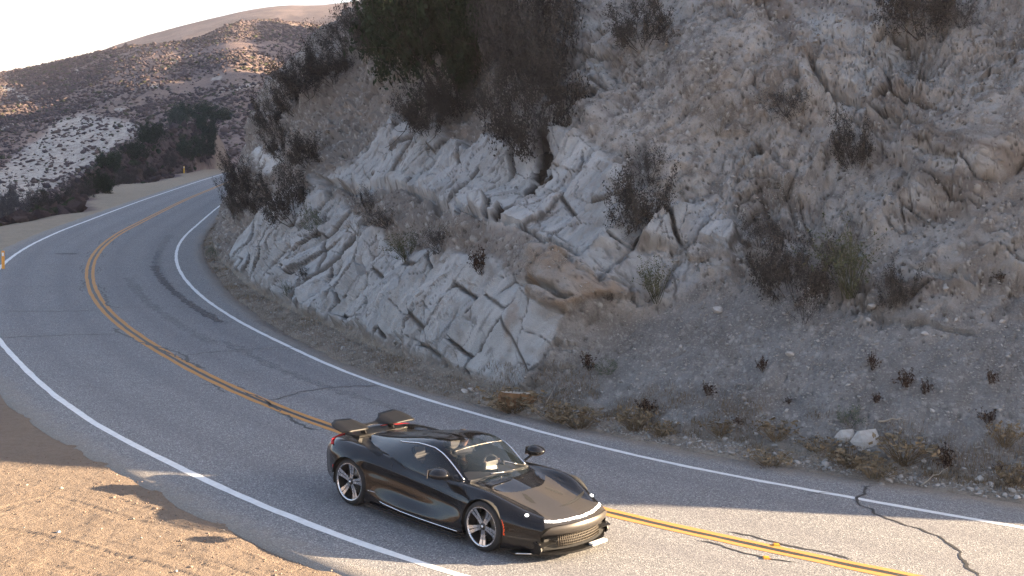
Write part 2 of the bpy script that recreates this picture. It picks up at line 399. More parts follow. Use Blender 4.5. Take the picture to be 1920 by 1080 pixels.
# second set of joints: blocks of a few decimetres with their own tilt, and thin bedding steps
PHm = np.where(m_up > .5, PH_U, np.where(useB, PH_B, PH_L)).astype(np.float32); qa = S*np.cos(PHm)+T*np.sin(PHm); qb = T*np.cos(PHm)-S*np.sin(PHm)
j1 = voronoi(qb*1.1+.25*fbm(S*2, T*2, seed=300, oct=2), qa*3.4+.3*fbm(S*2+7, T*2, seed=301, oct=2), 302)
disp += m_rock*fz*(sstep(-.35, .25, vnoise(S*.5+3, T*.5, seed=344))*((keyrand(j1[2], 303)-.5)*.09+j1[4]*(keyrand(j1[2], 304)-.3)*.09-.04*(1-sstep(0, .08, j1[1]-j1[0]))))
tb_ = qa*4.3+.35*vnoise(S*1.5, T*1.5, seed=341)+.5*vnoise(qa*1.3, qb*.3, seed=342); tr_ = np.floor(tb_).astype(np.int64); ft_ = tb_-tr_; tk_ = _TAB[(tr_*7919+np.floor(qb*.55+_TAB[(tr_*31) & 65535]*5).astype(np.int64)*613) & 65535]
disp += m_rock*fz*sstep(-.1, .4, vnoise(S*.6, T*.6, seed=343))*((tk_-.5)*.045+(ft_-.5)*.04*(tk_-.2)-.02*(1-sstep(0, .12, np.minimum(ft_, 1-ft_))))
j3 = voronoi(S*.95+.14*fbm(S*1.3, T*1.3, seed=346, oct=3), T*1.25+.14*fbm(S*1.3+4, T*1.3, seed=347, oct=3), 348); hair = (1-sstep(.0, .05, j3[1]-j3[0]))*m_rock*sstep(-.5, .2, vnoise(S*.8, T*.8, seed=350))
disp -= hair*.05; disp += m_rock*fz*(keyrand(j3[2], 349)-.5)*.06
disp += m_rock*fz*(.020*ridged(qa*7, qb*1.6, seed=351, oct=3)+.014*ridged(S*7, T*7, seed=352, oct=2))
disp += m_rock*fz*.005*fbm(S*9, T*9, seed=307, oct=2)
disp += m_rock*(.022*fbm(S*2.2, T*2.2, seed=61, oct=2)+.006*ridged(S*5, T*5, seed=62, oct=3)*fz)
# soil: lumps, crumbs, rills running down the slope
soil = (1-m_rock)*(1-m_scree)*up
disp += soil*(.13*fbm(S*1.1, T*1.0, seed=70, oct=3)+.075*ridged(S*1.7, T*1.5, seed=71, oct=3)+.045*fbm(S*4.5, T*4.5, seed=72, oct=3))
disp += soil*.02*ridged(S*9, T*9, seed=73, oct=2)
disp -= soil*.07*np.clip(ridged(S*.75+.4*fbm(S, T, seed=75), T*.16, seed=74, oct=2)-.45, 0, 1)*2
# clods and embedded stones
k1 = voronoi(S*2.6+.5*fbm(S*1.5, T*1.5, seed=310, oct=2), T*2.9+.5*fbm(S*1.5+5, T*1.5, seed=311, oct=2), 312)
disp += soil*sstep(-.35, .35, vnoise(S*.45, T*.45, seed=313))*((keyrand(k1[2], 314)-.45)*.15-.06*(1-sstep(0, .10, k1[1]-k1[0]))+k1[4]*(keyrand(k1[2], 316)-.5)*.30+k1[3]*(keyrand(k1[2], 321)-.5)*.22)
k2 = voronoi(S*7.5, T*8, 317); r2_ = keyrand(k2[2], 318)
disp += soil*np.where(r2_ > .74, (r2_-.5)*.13*np.sqrt(np.clip(1-(k2[0]/.46)**2, 0, 1)), 0)
k3 = voronoi(S*17, T*17, 319); r3_ = keyrand(k3[2], 320)
disp -= (soil+.5*m_scree)*np.where(r2_ < .085, .06*sstep(.40, .15, k2[0]), 0)
disp += (soil+.8*m_scree)*np.where(r3_ > .6, (r3_-.4)*.05*np.sqrt(np.clip(1-(k3[0]/.46)**2, 0, 1)), 0)
stones = (soil+.6*m_scree)*np.maximum(np.where(r2_ > .86, sstep(.46, .3, k2[0]), 0), np.where(r3_ > .92, sstep(.44, .3, k3[0]), 0)*.8)
# folded strata, upper right: dipping ledges, broken across, fading into the soil
q = T*math.cos(PH_R-math.pi/2)-S*math.sin(PH_R-math.pi/2); p_ = S*math.cos(PH_R-math.pi/2)+T*math.sin(PH_R-math.pi/2); q = q+.45*fbm(S*.4, T*.4, seed=80, oct=2)
st = ridged(p_*.35, q*3.0, seed=81, oct=3)
hR, eR, kR, rR, aR_, bR_ = beds(2.4, .62, PH_R, 400, wav=.5, step=.46, tilt=.75, gro=.20)
hR2, eR2, kR2, rR2, _a, _b = beds(1.3, .21, PH_R, 450, wav=.5, step=.09, tilt=.7, gro=.06)
brk = sstep(-.45, .15, fbm(S*.45, T*.45, seed=83, oct=3))
disp += m_ur*up*(hR*brk+hR2*(.3+.5*brk)+.03*st)
# ... and here and there through the rest of the soil slope
brk2 = sstep(930, 1120, wx)*soil*(1-m_ur)*sstep(.12, .5, fbm(S*.35+20, T*.5, seed=87, oct=3)); disp += brk2*(hR*.9+hR2*.6)
gl = np.clip(ridged(S*.42+.5*fbm(S*.5, T*.5, seed=88, oct=2), T*.10, seed=89, oct=2)-.35, 0, 1); disp -= soil*gl*.45
crk = (eR2*0, eR*1.0)
# named cracks and seams (polylines measured on the photograph)
gwx = px+6*fbm(S*2.5, T*2.5, seed=90); gwy = py+6*fbm(S*2.5+30, T*2.5, seed=91)
def groove(line, wpx, depth, soft=1.0, rough=6):
    global disp
    d, t = polydist(gwx, gwy, line); w = wpx*(1-.5*t)
    g = np.clip(1-d/w, 0, 1)*front
    disp -= depth*sstep(0, 1, g*1.3)*up; return g
g_seam = groove([(1028, 258), (1012, 300), (1000, 345), (988, 378), (955, 420), (945, 432)], 20, .36)
g_seam2 = groove([(1035, 330), (1018, 352), (1002, 375)], 6, .15)
g2 = groove([(1520, 110), (1532, 140), (1556, 165), (1600, 182), (1660, 205), (1735, 228)], 9, .25)
g3 = groove([(1480, 62), (1520, 55), (1570, 40)], 6, .16)
g4 = groove([(1840, 190), (1875, 175), (1900, 120), (1912, 60)], 8, .22)
g5 = groove([(640, 480), (625, 500), (612, 515)], 11, .45)
g6 = groove([(598, 338), (650, 344), (745, 352), (800, 378), (860, 396), (940, 442), (1010, 458), (1085, 484)], 9, .28)
g7 = groove([(1340, 450), (1395, 475), (1470, 500)], 5, .1)
g8 = groove([(1640, 585), (1700, 600), (1800, 625), (1900, 640)], 8, .16)
g9 = groove([(1018, 545), (1045, 556), (1062, 572)], 14, .5)
g10 = groove([(1060, 500), (1120, 530), (1180, 560)], 6, .14)
g11 = groove([(1690, 265), (1760, 300), (1860, 350)], 6, .12)
disp += m_rust*up*(.18+.1*ridged(S*2.5, T*1.2, seed=95))
# scree: fine ribs running down slope, little ledges
disp += m_scree*(.05*fbm(S*1.2, T*.35, seed=96, oct=3)+.025*fbm(S*5, T*4, seed=97, oct=3)+.012*fbm(S*14, T*14, seed=98, oct=2))
# verge: a low crumbly berm
vg = (1-up)
disp += vg*(.05*fbm(S*1.3, T*2, seed=101, oct=3)+.03*fbm(S*6, T*6, seed=102, oct=3))*sstep(-.05, .3, T)
fadeedge = sstep(0, .12, T)
V = B0+N*(disp*fadeedge)[..., None]

# ---- off the right of the picture the unseen bank is raised and capped so its shadow ends along EDGE
ca, sa = math.cos(SUN_AZ), math.sin(SUN_AZ)
EDGE = np.array([(11.5, 16.5), (7.74, 17.12), (5.77, 17.35), (4.43, 17.57), (3.06, 17.68), (1.64, 17.72), (-2, 18.2), (-6.34, 18.64), (-8.1, 18.7), (-12, 19.3)])
eu, ev = EDGE[:, 0]*ca+EDGE[:, 1]*sa, -EDGE[:, 0]*sa+EDGE[:, 1]*ca
uq, vq = V[..., 0]*ca+V[..., 1]*sa, -V[..., 0]*sa+V[..., 1]*ca
ul = np.interp(vq, ev, eu)-np.clip(vq-ev[-1], 0, 99)*8+np.clip(ev[0]-vq, 0, 99)*8
cap = (uq-ul)*math.tan(SUN_EL)
lim = sstep(9.2, 11.5, V[..., 0])
V[..., 2] *= 1+1.3*sstep(11, 19, V[..., 0])
ztop = np.where(cap < V[..., 2], np.maximum(cap, 0.02+.02*vnoise(S*3, T*3)), V[..., 2])
V[..., 2] = V[..., 2]*(1-lim)+ztop*lim
CLIFF_V = V; CLIFF_PX = project(V.reshape(-1, 3)); CLIFF_PX = (CLIFF_PX[0].reshape(X.shape), CLIFF_PX[1].reshape(X.shape))
CLIFF_N = N

# ---- material masks (kinds of ground, with the shade of cracks and pits painted in)
tone = np.where(m_low > .5, rL, rU)
dark = np.clip(g_seam*2.4+g_seam2*1.6, 0, 1)*(.55+.45*vnoise(S*6, T*6, seed=120) > .3)
rust = np.clip(m_rust+.5*sstep(.25, .75, fbm(p_*.3, q*.9, seed=121))*m_ur+.3*sstep(.35, .8, fbm(S*.5, T*.5, seed=122))*soil, 0, 1)
stain = sstep(14, 4, polydist(px, py, [(985, 590), (972, 620), (962, 655)])[0])*.6*front
pits = (soil+.5*m_scree)*np.where(r2_ < .085, sstep(.40, .2, k2[0]), 0)+soil*np.where(r3_ < .05, sstep(.42, .25, k3[0]), 0)
browns = soil*np.clip(sstep(1080, 900, wx)+.35*sstep(.2, .8, fbm(S*.3, T*.3, seed=123)), 0, 1)
A = [('brown', browns), ('pit', np.clip(pits, 0, 1)), ('rock', m_rock), ('scree', m_scree), ('tone', tone), ('dark', dark), ('rust', np.clip(rust+stain, 0, 1)), ('white', m_wh), ('verge', vg), ('strata', np.clip(m_ur*up+brk2, 0, 1)), ('stone', stones), ('na', .5+.5*fbm(S*.6, T*.6, seed=330, oct=4)), ('nb', .5+.5*fbm(S*3.6, T*3.6, seed=331, oct=3)),
     ('vein_crack_shade', np.maximum(hair*.9, np.maximum(m_rock*np.maximum(np.maximum((1-sstep(.02, .085, np.where(m_low > .5, eL, eU))), .8*(1-sstep(.0, .05, j1[1]-j1[0]))*sstep(.0, .45, vnoise(S*.5+3, T*.5, seed=344))), sstep(.70, .9, ridged(qb*.5, qa*3.2, seed=333, oct=3))*.6),
       np.maximum((m_ur*up*brk+brk2)*np.maximum((1-sstep(.01, .07, eR))*.9, (1-sstep(0, .02, eR2))*.6), soil*(1-sstep(0, .09, k1[1]-k1[0]))*.55*sstep(-.1, .5, vnoise(S*.6, T*.6, seed=334)))))),
     ('streak', .5+.5*fbm(qa*5.5, qb*.55, seed=336, oct=3)), ('bedc', .5+.5*fbm(p_*.5, q*3.2, seed=335, oct=3))]
A = [(n, np.ascontiguousarray(a).ravel()) for n, a in A]

t = NT('cliff_rock_and_soil'); P = t.pos()
nA, nB = t.attr('na'), t.attr('nb'); nC = t.noise(24, P, 3, .7); nD = t.noise(95, P, 2, .7)
soilc = t.mix(t.ramp(nA, [(.15, 0), (.85, 1)]), (.235, .222, .208), (.44, .415, .385)); soilc = t.mix(t.ramp(nB, [(.45, 0), (.85, .8)]), soilc, (.155, .142, .13)); soilc = t.mix(t.ramp(nB, [(.12, .5), (.4, 0)]), soilc, (.45, .42, .385)); soilc = t.mix(t.ramp(nC, [(.5, 0), (.75, .55)]), soilc, (.46, .435, .40)); soilc = t.mix(t.ramp(nC, [(.28, .55), (.42, 0)]), soilc, (.14, .125, .11))
strat = t.mix(t.ramp(t.attr('bedc'), [(.25, 0), (.7, 1)]), (.21, .19, .175), (.47, .46, .44)); soilc = t.mix(t.math('MULTIPLY', t.attr('strata'), .9), soilc, strat)
rockc = t.mix(t.ramp(t.attr('streak'), [(.15, 0), (.85, 1)]), (.33, .348, .355), (.52, .525, .52)); rockc = t.mix(t.math('MULTIPLY', nA, .35), rockc, (.50, .50, .48)); rockc = t.mix(t.math('MULTIPLY', t.attr('tone'), .6), rockc, (.41, .425, .435))
rockc = t.mix(t.ramp(nB, [(.55, 0), (.95, .6)]), rockc, (.30, .28, .255)); rockc = t.mix(t.ramp(nC, [(.52, 0), (.8, .35)]), rockc, (.24, .23, .22))
screec = t.mix(nB, (.16, .157, .153), (.265, .258, .248)); screec = t.mix(t.ramp(nA, [(.5, 0), (.9, .6)]), screec, (.15, .135, .122)); screec = t.mix(t.ramp(nC, [(.5, 0), (.7, .6)]), screec, (.36, .35, .335))
vergec = t.mix(nB, (.20, .175, .145), (.34, .30, .25)); vergec = t.mix(t.ramp(nC, [(.45, 0), (.7, .7)]), vergec, (.12, .10, .08))
soilc = t.mix(t.math('MULTIPLY', t.attr('brown'), .8), soilc, t.mix(nB, (.15, .132, .118), (.27, .245, .22)))
c = t.mix(t.attr('rock'), soilc, rockc); c = t.mix(t.attr('scree'), c, screec); c = t.mix(t.attr('verge'), c, vergec)
c = t.mix(t.attr('stone'), c, t.mix(nB, (.30, .285, .26), (.46, .45, .425)))
c = t.mix(t.math('MULTIPLY', t.attr('rust'), t.ramp(nB, [(.2, .1), (.7, .65)])), c, (.30, .215, .145))
c = t.mix(t.math('MULTIPLY', t.attr('vein_crack_shade'), .85), c, (.07, .064, .058)); c = t.mix(t.math('MULTIPLY', t.attr('pit'), .8), c, (.05, .045, .04))  # shade of cracks and pits put into the colour
c = t.mix(t.attr('dark'), c, (.03, .028, .026)); c = t.mix(t.attr('white'), c, (.62, .62, .61))
t.set(Base_Color=c, Roughness=.95, Specular_IOR_Level=.15)
t.bump(t.math('ADD', t.math('MULTIPLY', nC, .7), t.math('MULTIPLY', nD, .35)), 1.0, .07)
M_CLIFF = t.m

# ---- split: verge, cliff, and every slab that can be told apart
Fq = grid_faces(NC, NV+NR); Vf = V.reshape(-1, 3)
fmid = Fq[:, 0]
rowi = fmid % (NV+NR)
key = np.where(m_low.ravel() > .55, kL.ravel()*2+1, kU.ravel()*2); edge = np.where(m_low.ravel() > .55, eL.ravel(), eU.ravel())
isl = (np.maximum(m_up, m_low).ravel() > .55) & (edge > .03) & (U.ravel() > .25) & front.ravel() & (m_scree.ravel() < .4) & (smooth_face.ravel() < .9)
fk = np.where(isl[fmid], key[fmid], -1)
uk, cnt = np.unique(fk[fk >= 0], return_counts=True) if (fk >= 0).any() else ([], [])
uk = np.unique(fk[isl[fmid]]); cnts = {k: n for k, n in zip(*np.unique(fk[isl[fmid]], return_counts=True))}
good = sorted([k for k in uk if cnts[k] > 130], key=lambda k: -cnts[k])[:260]
isgood = np.isin(fk, good) & isl[fmid]
vergef = rowi < NV-1
cliff = link('cliff', submesh('cliff', Vf, Fq, ~vergef & ~isgood, A), M_CLIFF, kind='structure')
cliff['label'] = 'steep cut bank of pale rock, grey soil and scree above the road'
verge = link('verge', submesh('verge', Vf, Fq, vergef & ~isgood, A), M_CLIFF, kind='structure')
order = np.argsort(np.where(isgood, fk, -10**15), kind='stable'); fs = fk[order]; gs = isgood[order]
order = order[gs]; fs = fs[gs]; cutp = np.flatnonzero(np.diff(fs))+1
for grp in np.split(order, cutp):
    if len(grp):
        sm_ = submesh('rock_slab', Vf, Fq, grp, A); sm_.polygons.foreach_set('use_smooth', np.zeros(len(sm_.polygons), bool)); link('rock_slab', sm_, M_CLIFF, cliff)
print('cliff', NC, NV+NR, 'slabs', len(cutp)+1)

_vis = (py > -400) & (~off_frame)
def on_cliff(x, y):
    """the point of the built bank seen at a place of the photograph, nearest to the viewer"""
    d = (CLIFF_PX[0]-x)**2+(CLIFF_PX[1]-y)**2; m = d < 40
    if not m.any(): m = d <= d.min()+1e-6
    r = np.where(m, np.hypot(CLIFF_V[..., 0], CLIFF_V[..., 1]), 1e9); k = np.unravel_index(np.argmin(r), r.shape)
    return Vector(CLIFF_V[k]), Vector(CLIFF_N[k])
# ---------------------------------------------------------------- ground, valley, far hills (one height function, several sheets)
W_APRON = _by_y([(14, 60), (22, 40), (28, 18), (36, 9), (50, 5), (62, 3.8), (73, 3.3), (82, 1.9), (90, 2.2), (97, 4.2), (110, 5.2), (128, 6.5), (145, 4.5), (176, 5), (226, 7)])
def _rz(a, tab):
    x_, y_ = np.array(tab, float).T; q_ = np.linspace(-90, 30, 2400); v_ = np.interp(q_, x_, y_); k_ = np.exp(-.5*(np.arange(-60, 61)*.05/.55)**2); k_ /= k_.sum()
    return np.interp(a, q_, np.convolve(np.r_[[v_[0]]*60, v_, [v_[-1]]*60], k_, 'valid'))
E1 = [(-80, 2.0), (-40, 2.2), (-30, 2.0), (-23.6, 2.46), (-22.5, 2.76), (-21.4, 3.11), (-20.3, 3.37), (-19.1, 3.78), (-16.8, 4.23), (-15.25, 4.45), (-14.5, 4.81), (-13.7, 5.39), (-12, 5.6), (-7, 5.4)]
E2 = [(-80, 1.0), (-24, 2.0), (-20, 3.4), (-19.1, 3.85), (-15.7, 5.19), (-12.9, 6.0), (-11.6, 6.25), (-10, 6.3), (-8.6, 6.6), (-7.4, 6.86), (0, 7)]
EH = [(-30, -9), (-24, -5.2), (-22.3, -3.4), (-19.9, -1.56), (-17.8, .2), (-16.2, 1.0), (-15, 1.28), (-14.5, 1.3), (-14.2, .6), (-13.4, -1.5), (-12.5, -5)]
def terrain(x, y, parts=False):
    x = np.asarray(x, float); y = np.asarray(y, float)
    idx, off = road_frame(x, y, 6)
    r = np.hypot(x, y); a = np.degrees(np.arctan2(x, y))
    off = np.where((r > 225) & (a < -6.5) & (y > 0), -r/3, off)
    out = -off-W_OUT[idx]; wa = W_APRON[idx]+.8*vnoise(SARC[idx]/5, SARC[idx]*0, seed=400)
    far_end = sstep(150, 240, SARC[idx]*0+np.abs(y))
    d = np.clip(out-wa, 0, None)
    drop = -.05-(d*d/(d+2.5))*.62
    zv = -30+4*fbm(x/60, y/60, seed=401, oct=3)
    near = np.maximum(drop, zv)
    # hill side: the body of the hill behind the bank
    h = off-W_FOOT[idx]
    body = np.where(h > 7, (h-7)*.62+4.5, -.4)
    body = np.where(h > 7, np.minimum(body, 60+h*.1), body)
    uq_, vq_ = x*ca+y*sa, -x*sa+y*ca
    ul_ = np.interp(vq_, ev, eu)-np.clip(vq_-ev[-1], 0, 99)*8+np.clip(ev[0]-vq_, 0, 99)*8
    capz = np.maximum((uq_-ul_)*math.tan(SUN_EL), -.4)
    body = np.where(x > 7, np.minimum(body, capz-.3), body)
    z = np.where(off > 0, np.where(h > 0, body, -.2), near)
    z = np.where((x > 6) & (off < 0), -.2, z)
    back = (y < 5) | (np.abs(a) > 80)
    # far hills on the left
    R1 = 500+25*np.sin(a*.5); z1r = CAM_H+np.tan(np.radians(_rz(a, E1)))*R1
    p = (r-185)/(R1-185); pc = np.clip(p, 0, 1)
    z1 = -30+(z1r+30)*pc**.85
    z1 = np.where(p > 1, z1r-(r-R1)*.3, z1)
    gul = ridged(x/70+.3*fbm(x/90, y/90, seed=402, oct=2), y/160, seed=403, oct=3)
    z1 = z1+(gul*2.2+1.3*fbm(x/28, y/28, seed=404, oct=2)+.35*fbm(x/7, y/7, seed=405, oct=2))*np.clip(1-np.abs(pc-.5)*1.7, 0.10, 1)*(p > 0)
    R2 = 950.; z2r = CAM_H+np.tan(np.radians(_rz(a, E2)))*R2
    z2 = np.where(r < R2, z2r-(R2-r)*.27, z2r-(r-R2)*.35)+(16*ridged(x/130, y/220, seed=406, oct=3)+9*fbm(x/60, y/60, seed=416, oct=3))*np.clip(np.abs(r-R2)/160, .12, 1)
    R3 = 2600.; z3 = CAM_H+math.tan(R(2.78))*R3+12*fbm(a*.7, a*0, seed=407)-np.abs(r-R3)*.2-np.clip(a+23.6, 0, 5)*30
    left = (off < 0) & (a < 40) & (y > 0)
    eh = _rz(a, EH); RH = _rz(a, [(-24, 115), (-22, 125), (-18, 175), (-14.3, 240), (-13, 245)])
    zh0 = CAM_H+np.tan(np.radians(eh))*RH
    zh = np.where(r < RH, zh0-(RH-r)*.26, zh0-(r-RH)*.55)+(1.2*fbm(x/9, y/9, seed=408, oct=3))*np.clip(np.abs(r-RH)/20, .25, 1)
    zh = np.where(out > wa+1, zh-4*np.clip(1-(out-wa)/10, 0, 1), -99)
    zl = np.maximum.reduce([z, z1*(r > 150)+(-99)*(r <= 150), np.where(r > 560, z2, -99), np.where(r > 1500, z3, -99)])
    hh = zh > zl
    zl = np.where((r > 80), np.maximum(zl, zh), zl)
    z = np.where(left & ~back & (a < 3), zl, z)
    # behind the viewer the land rolls away to low hills
    zb = np.interp(r, [0, 60, 200, 600, 1600], [-.2, -.2, 6, 40, 60])+.05*np.clip(r-60, 0, 300)*fbm(x/80, y/80, seed=409, oct=3)
    z = np.where((y < 5) & (off < 0) | (a < -75), np.where(r > 60, zb*sstep(60, 200, r)+z*(1-sstep(60, 200, r)), z), z)
    if parts: return z, dict(l1=left & (z1 >= z-.01) & (r > 150), h1=left & hh & (z <= zh+.01), out=out, wa=wa, off=off, r=r, a=a)
    return z

_az = np.radians(np.unique(np.concatenate([np.linspace(-180, -75, 36), np.linspace(-75, -27, 60), np.linspace(-27, -6, 330), np.linspace(-6, 75, 60), np.linspace(75, 179, 32)])))
_rr = np.unique(np.concatenate([np.geomspace(2, 60, 26), np.linspace(60, 120, 50), np.linspace(120, 560, 170), np.geomspace(560, 1100, 50), np.geomspace(1100, 3600, 24)]))
Aq, Rq = np.meshgrid(_az, _rr, indexing='ij'); GX = Rq*np.sin(Aq); GY = Rq*np.cos(Aq)
GZ, gp = terrain(GX, GY, True)
near_patch = (GX > -16) & (GX < 6) & (GY > 3) & (GY < 30)
GZ = np.where(near_patch | (np.hypot(GX, GY) < 26) & (GX < 7) & (GY > -8), np.minimum(GZ, -.15), GZ)
gpx, gpy = project(np.stack([GX, GY, GZ], -1).reshape(-1, 3)); gpx = gpx.reshape(GX.shape); gpy = gpy.reshape(GX.shape)
fwdm = GY > 20
wv1 = 10*fbm(gpx/25, gpy/25, seed=410); wv2 = 10*fbm(gpx/25+9, gpy/25, seed=411)
P_PALE = [(-60, 340), (0, 322), (30, 290), (75, 255), (110, 222), (160, 213), (235, 222), (264, 246), (225, 272), (160, 312), (125, 332), (100, 352), (62, 372), (0, 392), (-60, 400)]
pale = sstep(-7, 8, inpoly(gpx+wv1, gpy+wv2*.7, P_PALE))*gp['l1']*fwdm
for line, w in (([(418, 168), (450, 162), (482, 160)], 5), ([(198, 178), (226, 176)], 5), ([(218, 204), (232, 203)], 4), ([(10, 165), (30, 178), (50, 188)], 9), ([(400, 146), (415, 145)], 4), ([(320, 116), (332, 117)], 4), ([(145, 130), (155, 138)], 6), ([(285, 162), (298, 164)], 4), ([(0, 240), (25, 232)], 7), ([(495, 182), (510, 184)], 4), ([(405, 178), (412, 180)], 4)):
    pale = np.maximum(pale, sstep(w, w*.3, polydist(gpx+wv1*.5, gpy+wv2*.3, line)[0])*(gp['r'] > 150)*fwdm)
dc, tc = polydist(gpx+wv1*.25, gpy+wv2*.2, [(386, 229), (398, 247), (411, 268), (424, 290), (436, 312)])
cutf = sstep(1, .4, dc/(5+13*tc))*gp['h1']*fwdm
grass = sstep(1.5, -1, gp['out']-gp['wa']-1.5)*(gp['off'] < 0)*(gp['r'] > 40)
ap = sstep(.6, -.4, gp['out']-gp['wa'])*(gp['off'] < 0)
ats = [('pale', pale), ('cut', cutf), ('apron', ap), ('far', sstep(540, 600, Rq)), ('brush', gp['h1']*1.0), ('verdure', sstep(6, 1, gp['out']-gp['wa'])*(gp['off'] < 0)*(1-ap)*(GY > 40)*sstep(90, 70, GY))]
_rng_near = Rq < 1e9
t = NT('hillside'); P = t.pos()
n1 = t.noise(.018, P, 6, .6); n2 = t.noise(.11, P, 6, .65); n3 = t.noise(.6, P, 5, .7); n4 = t.noise(3.5, P, 4, .7)
c = t.mix(t.ramp(n2, [(.35, 0), (.68, 1)]), (.15, .115, .115), (.29, .215, .185)); c = t.mix(t.ramp(n1, [(.42, 0), (.66, .6)]), c, (.24, .18, .135))
c = t.mix(t.ramp(n3, [(.62, 0), (.72, .8)]), c, (.30, .24, .205)); c = t.mix(t.ramp(n3, [(.33, .6), (.46, 0)]), c, (.055, .055, .045))
br = t.mix(t.ramp(n3, [(.35, 0), (.65, 1)]), (.05, .04, .04), (.115, .085, .08)); c = t.mix(t.attr('brush'), c, br)
pl = t.mix(t.ramp(n3, [(.32, 0), (.6, 1)]), (.24, .20, .175), (.50, .455, .40)); pl = t.mix(t.ramp(n4, [(.55, 0), (.75, .4)]), pl, (.28, .25, .22))
fr = t.mix(t.ramp(t.noise(.05, P, 6, .7), [(.38, 0), (.62, 1)]), (.055, .045, .048), (.15, .112, .10)); c = t.mix(t.attr('far'), c, fr)
c = t.mix(t.attr('pale'), c, pl); c = t.mix(t.attr('cut'), c, (.25, .20, .165))
c = t.mix(t.attr('verdure'), c, t.mix(n3, (.10, .10, .055), (.19, .165, .12)))
apc = t.mix(n3, (.27, .225, .17), (.39, .325, .25)); apc = t.mix(t.ramp(n4, [(.5, 0), (.75, .6)]), apc, (.20, .165, .13)); c = t.mix(t.attr('apron'), c, apc)
t.set(Base_Color=c, Roughness=1.0, Specular_IOR_Level=.05); t.bump(t.math('ADD', n3, n4), .6, .5)
M_HILL = t.m
_F = grid_faces(*GX.shape); _V = np.stack([GX, GY, GZ], -1).reshape(-1, 3); _A = [(n, np.asarray(a_, float).ravel()) for n, a_ in ats]
rf = Rq.ravel()[_F[:, 0]]
link('ground', submesh('ground', _V, _F, rf < 150, _A), M_HILL, kind='structure')
link('hills', submesh('hills', _V, _F, (rf >= 150) & (rf < 1150), _A), M_HILL, kind='structure')
link('far_hills', submesh('far_hills', _V, _F, rf >= 1150, _A), M_HILL, kind='structure')
def on_ground(x, y, r0=22, r1=1200):
    """first point of the built land on the line of sight through a place of the photograph"""
    d = _f+c_right*((x-960)/CAM_F)+c_up*(-(y-540)/CAM_F); hl = math.hypot(d.x, d.y)
    rr = np.geomspace(r0, r1, 1500); X_, Y_, Z_ = d.x/hl*rr, d.y/hl*rr, CAM_H+d.z/hl*rr
    z = terrain(X_, Y_); k = np.flatnonzero(z >= Z_)
    k = k[0] if len(k) else -1
    return Vector((X_[k], Y_[k], float(z[k])))

# ---- a mountain on the right, hidden behind the bank, crest shaped to throw its shadow across the far hillside
SH = [(-30, 215), (0, 192), (60, 186), (95, 150), (112, 118), (200, 102), (250, 118), (300, 102), (370, 80), (400, 80), (422, 84), (450, 98), (490, 112), (530, 130), (560, 150)]
pts = []
for sx, sy in SH:
    p_ = on_ground(sx, sy, 150); u_, v_ = p_.x*ca+p_.y*sa, -p_.x*sa+p_.y*ca; pts.append((v_, p_.z-u_*math.tan(SUN_EL)))
pts = np.array(sorted(pts)[1:]); UM = 160.0
mv = np.linspace(110, pts[-1, 0]+60, 300); mw = np.interp(mv, pts[:, 0], pts[:, 1])
mw = np.maximum(mw, 47-35*sstep(366, 392, mv))-np.where(mv > pts[-1, 0], (mv-pts[-1, 0])*.6, 0)
mh = mw+UM*math.tan(SUN_EL)
prof = np.array([(-1.0, -.02), (-.5, .42), (0, 1), (.35, .72), (1.2, .0)])
MV = []
for k, (du, hh) in enumerate(prof):
    for v_, h_ in zip(mv, mh):
        u_ = UM+du*130; MV.append((u_*ca-v_*sa, u_*sa+v_*ca, h_*hh-2))
link('hill', mesh_np('hill', MV, grid_faces(len(prof), len(mv))), M_HILL, kind='structure')['label'] = 'unseen hill behind the cut bank, shaped to shade the far hillside'
print('mountain', mh.min(), mh.max(), mv[0], mv[-1], time.time()-_T0)
# ---------------------------------------------------------------- road: asphalt, painted lines, cracks, tar, markers
_st = np.arange(0, len(YEL), 2); _st = _st[YEL[_st, 1] < 300]
EDGE_OUT = W_OUT+_by_y([(13.5, .95), (16.5, .95), (18.3, .8), (20.5, .75), (23, .75), (26, .8), (32, .9), (60, .6), (100, .5)])
def station_y(y): return int(np.argmin(np.abs(YEL[_i0:, 1]-y)))+_i0
u = np.r_[0, .004, np.linspace(.05, .95, 18), .996, 1]
e_in = W_ASPH[_st]+.05*fbm(SARC[_st]*1.5, SARC[_st]*0, seed=500, oct=3); e_out = EDGE_OUT[_st]+.25+.05*fbm(SARC[_st]*1.2, SARC[_st]*0+5, seed=501, oct=3)
wgrid = -e_out[:, None]+(e_in+e_out)[:, None]*u[None]
RV = YEL[_st][:, None, :]+NRM[_st][:, None, :]*wgrid[..., None]
RZ = -.10*np.clip((wgrid-(e_in-.03)[:, None])/.03, 0, 1)-.10*np.clip((-wgrid-(e_out-.03)[:, None])/.03, 0, 1)
RZ = np.where((np.arange(22) == 0) | (np.arange(22) == 21), -.08, 0)[None]+wgrid*0
rm = mesh_np('road', np.concatenate([RV, RZ[..., None]], -1).reshape(-1, 3), grid_faces(len(_st), 22))
attr(rm, 'lane', wgrid); attr(rm, 'edge', np.minimum(e_in[:, None]-wgrid, wgrid+e_out[:, None]))
t = NT('asphalt'); P = t.pos(); ln = t.attr('lane')
n1 = t.noise(.35, P, 5, .6); n2 = t.noise(3.0, P, 5, .65); n3 = t.noise(120, P, 3, .8); v3 = t.vor(62, P)
c = t.mix(n1, (.165, .165, .17), (.225, .223, .224)); c = t.mix(t.ramp(n2, [(.45, 0), (.75, .35)]), c, (.135, .135, .14))
agg = t.n('ShaderNodeSeparateColor'); t.l(v3.outputs['Color'], agg.inputs[0])
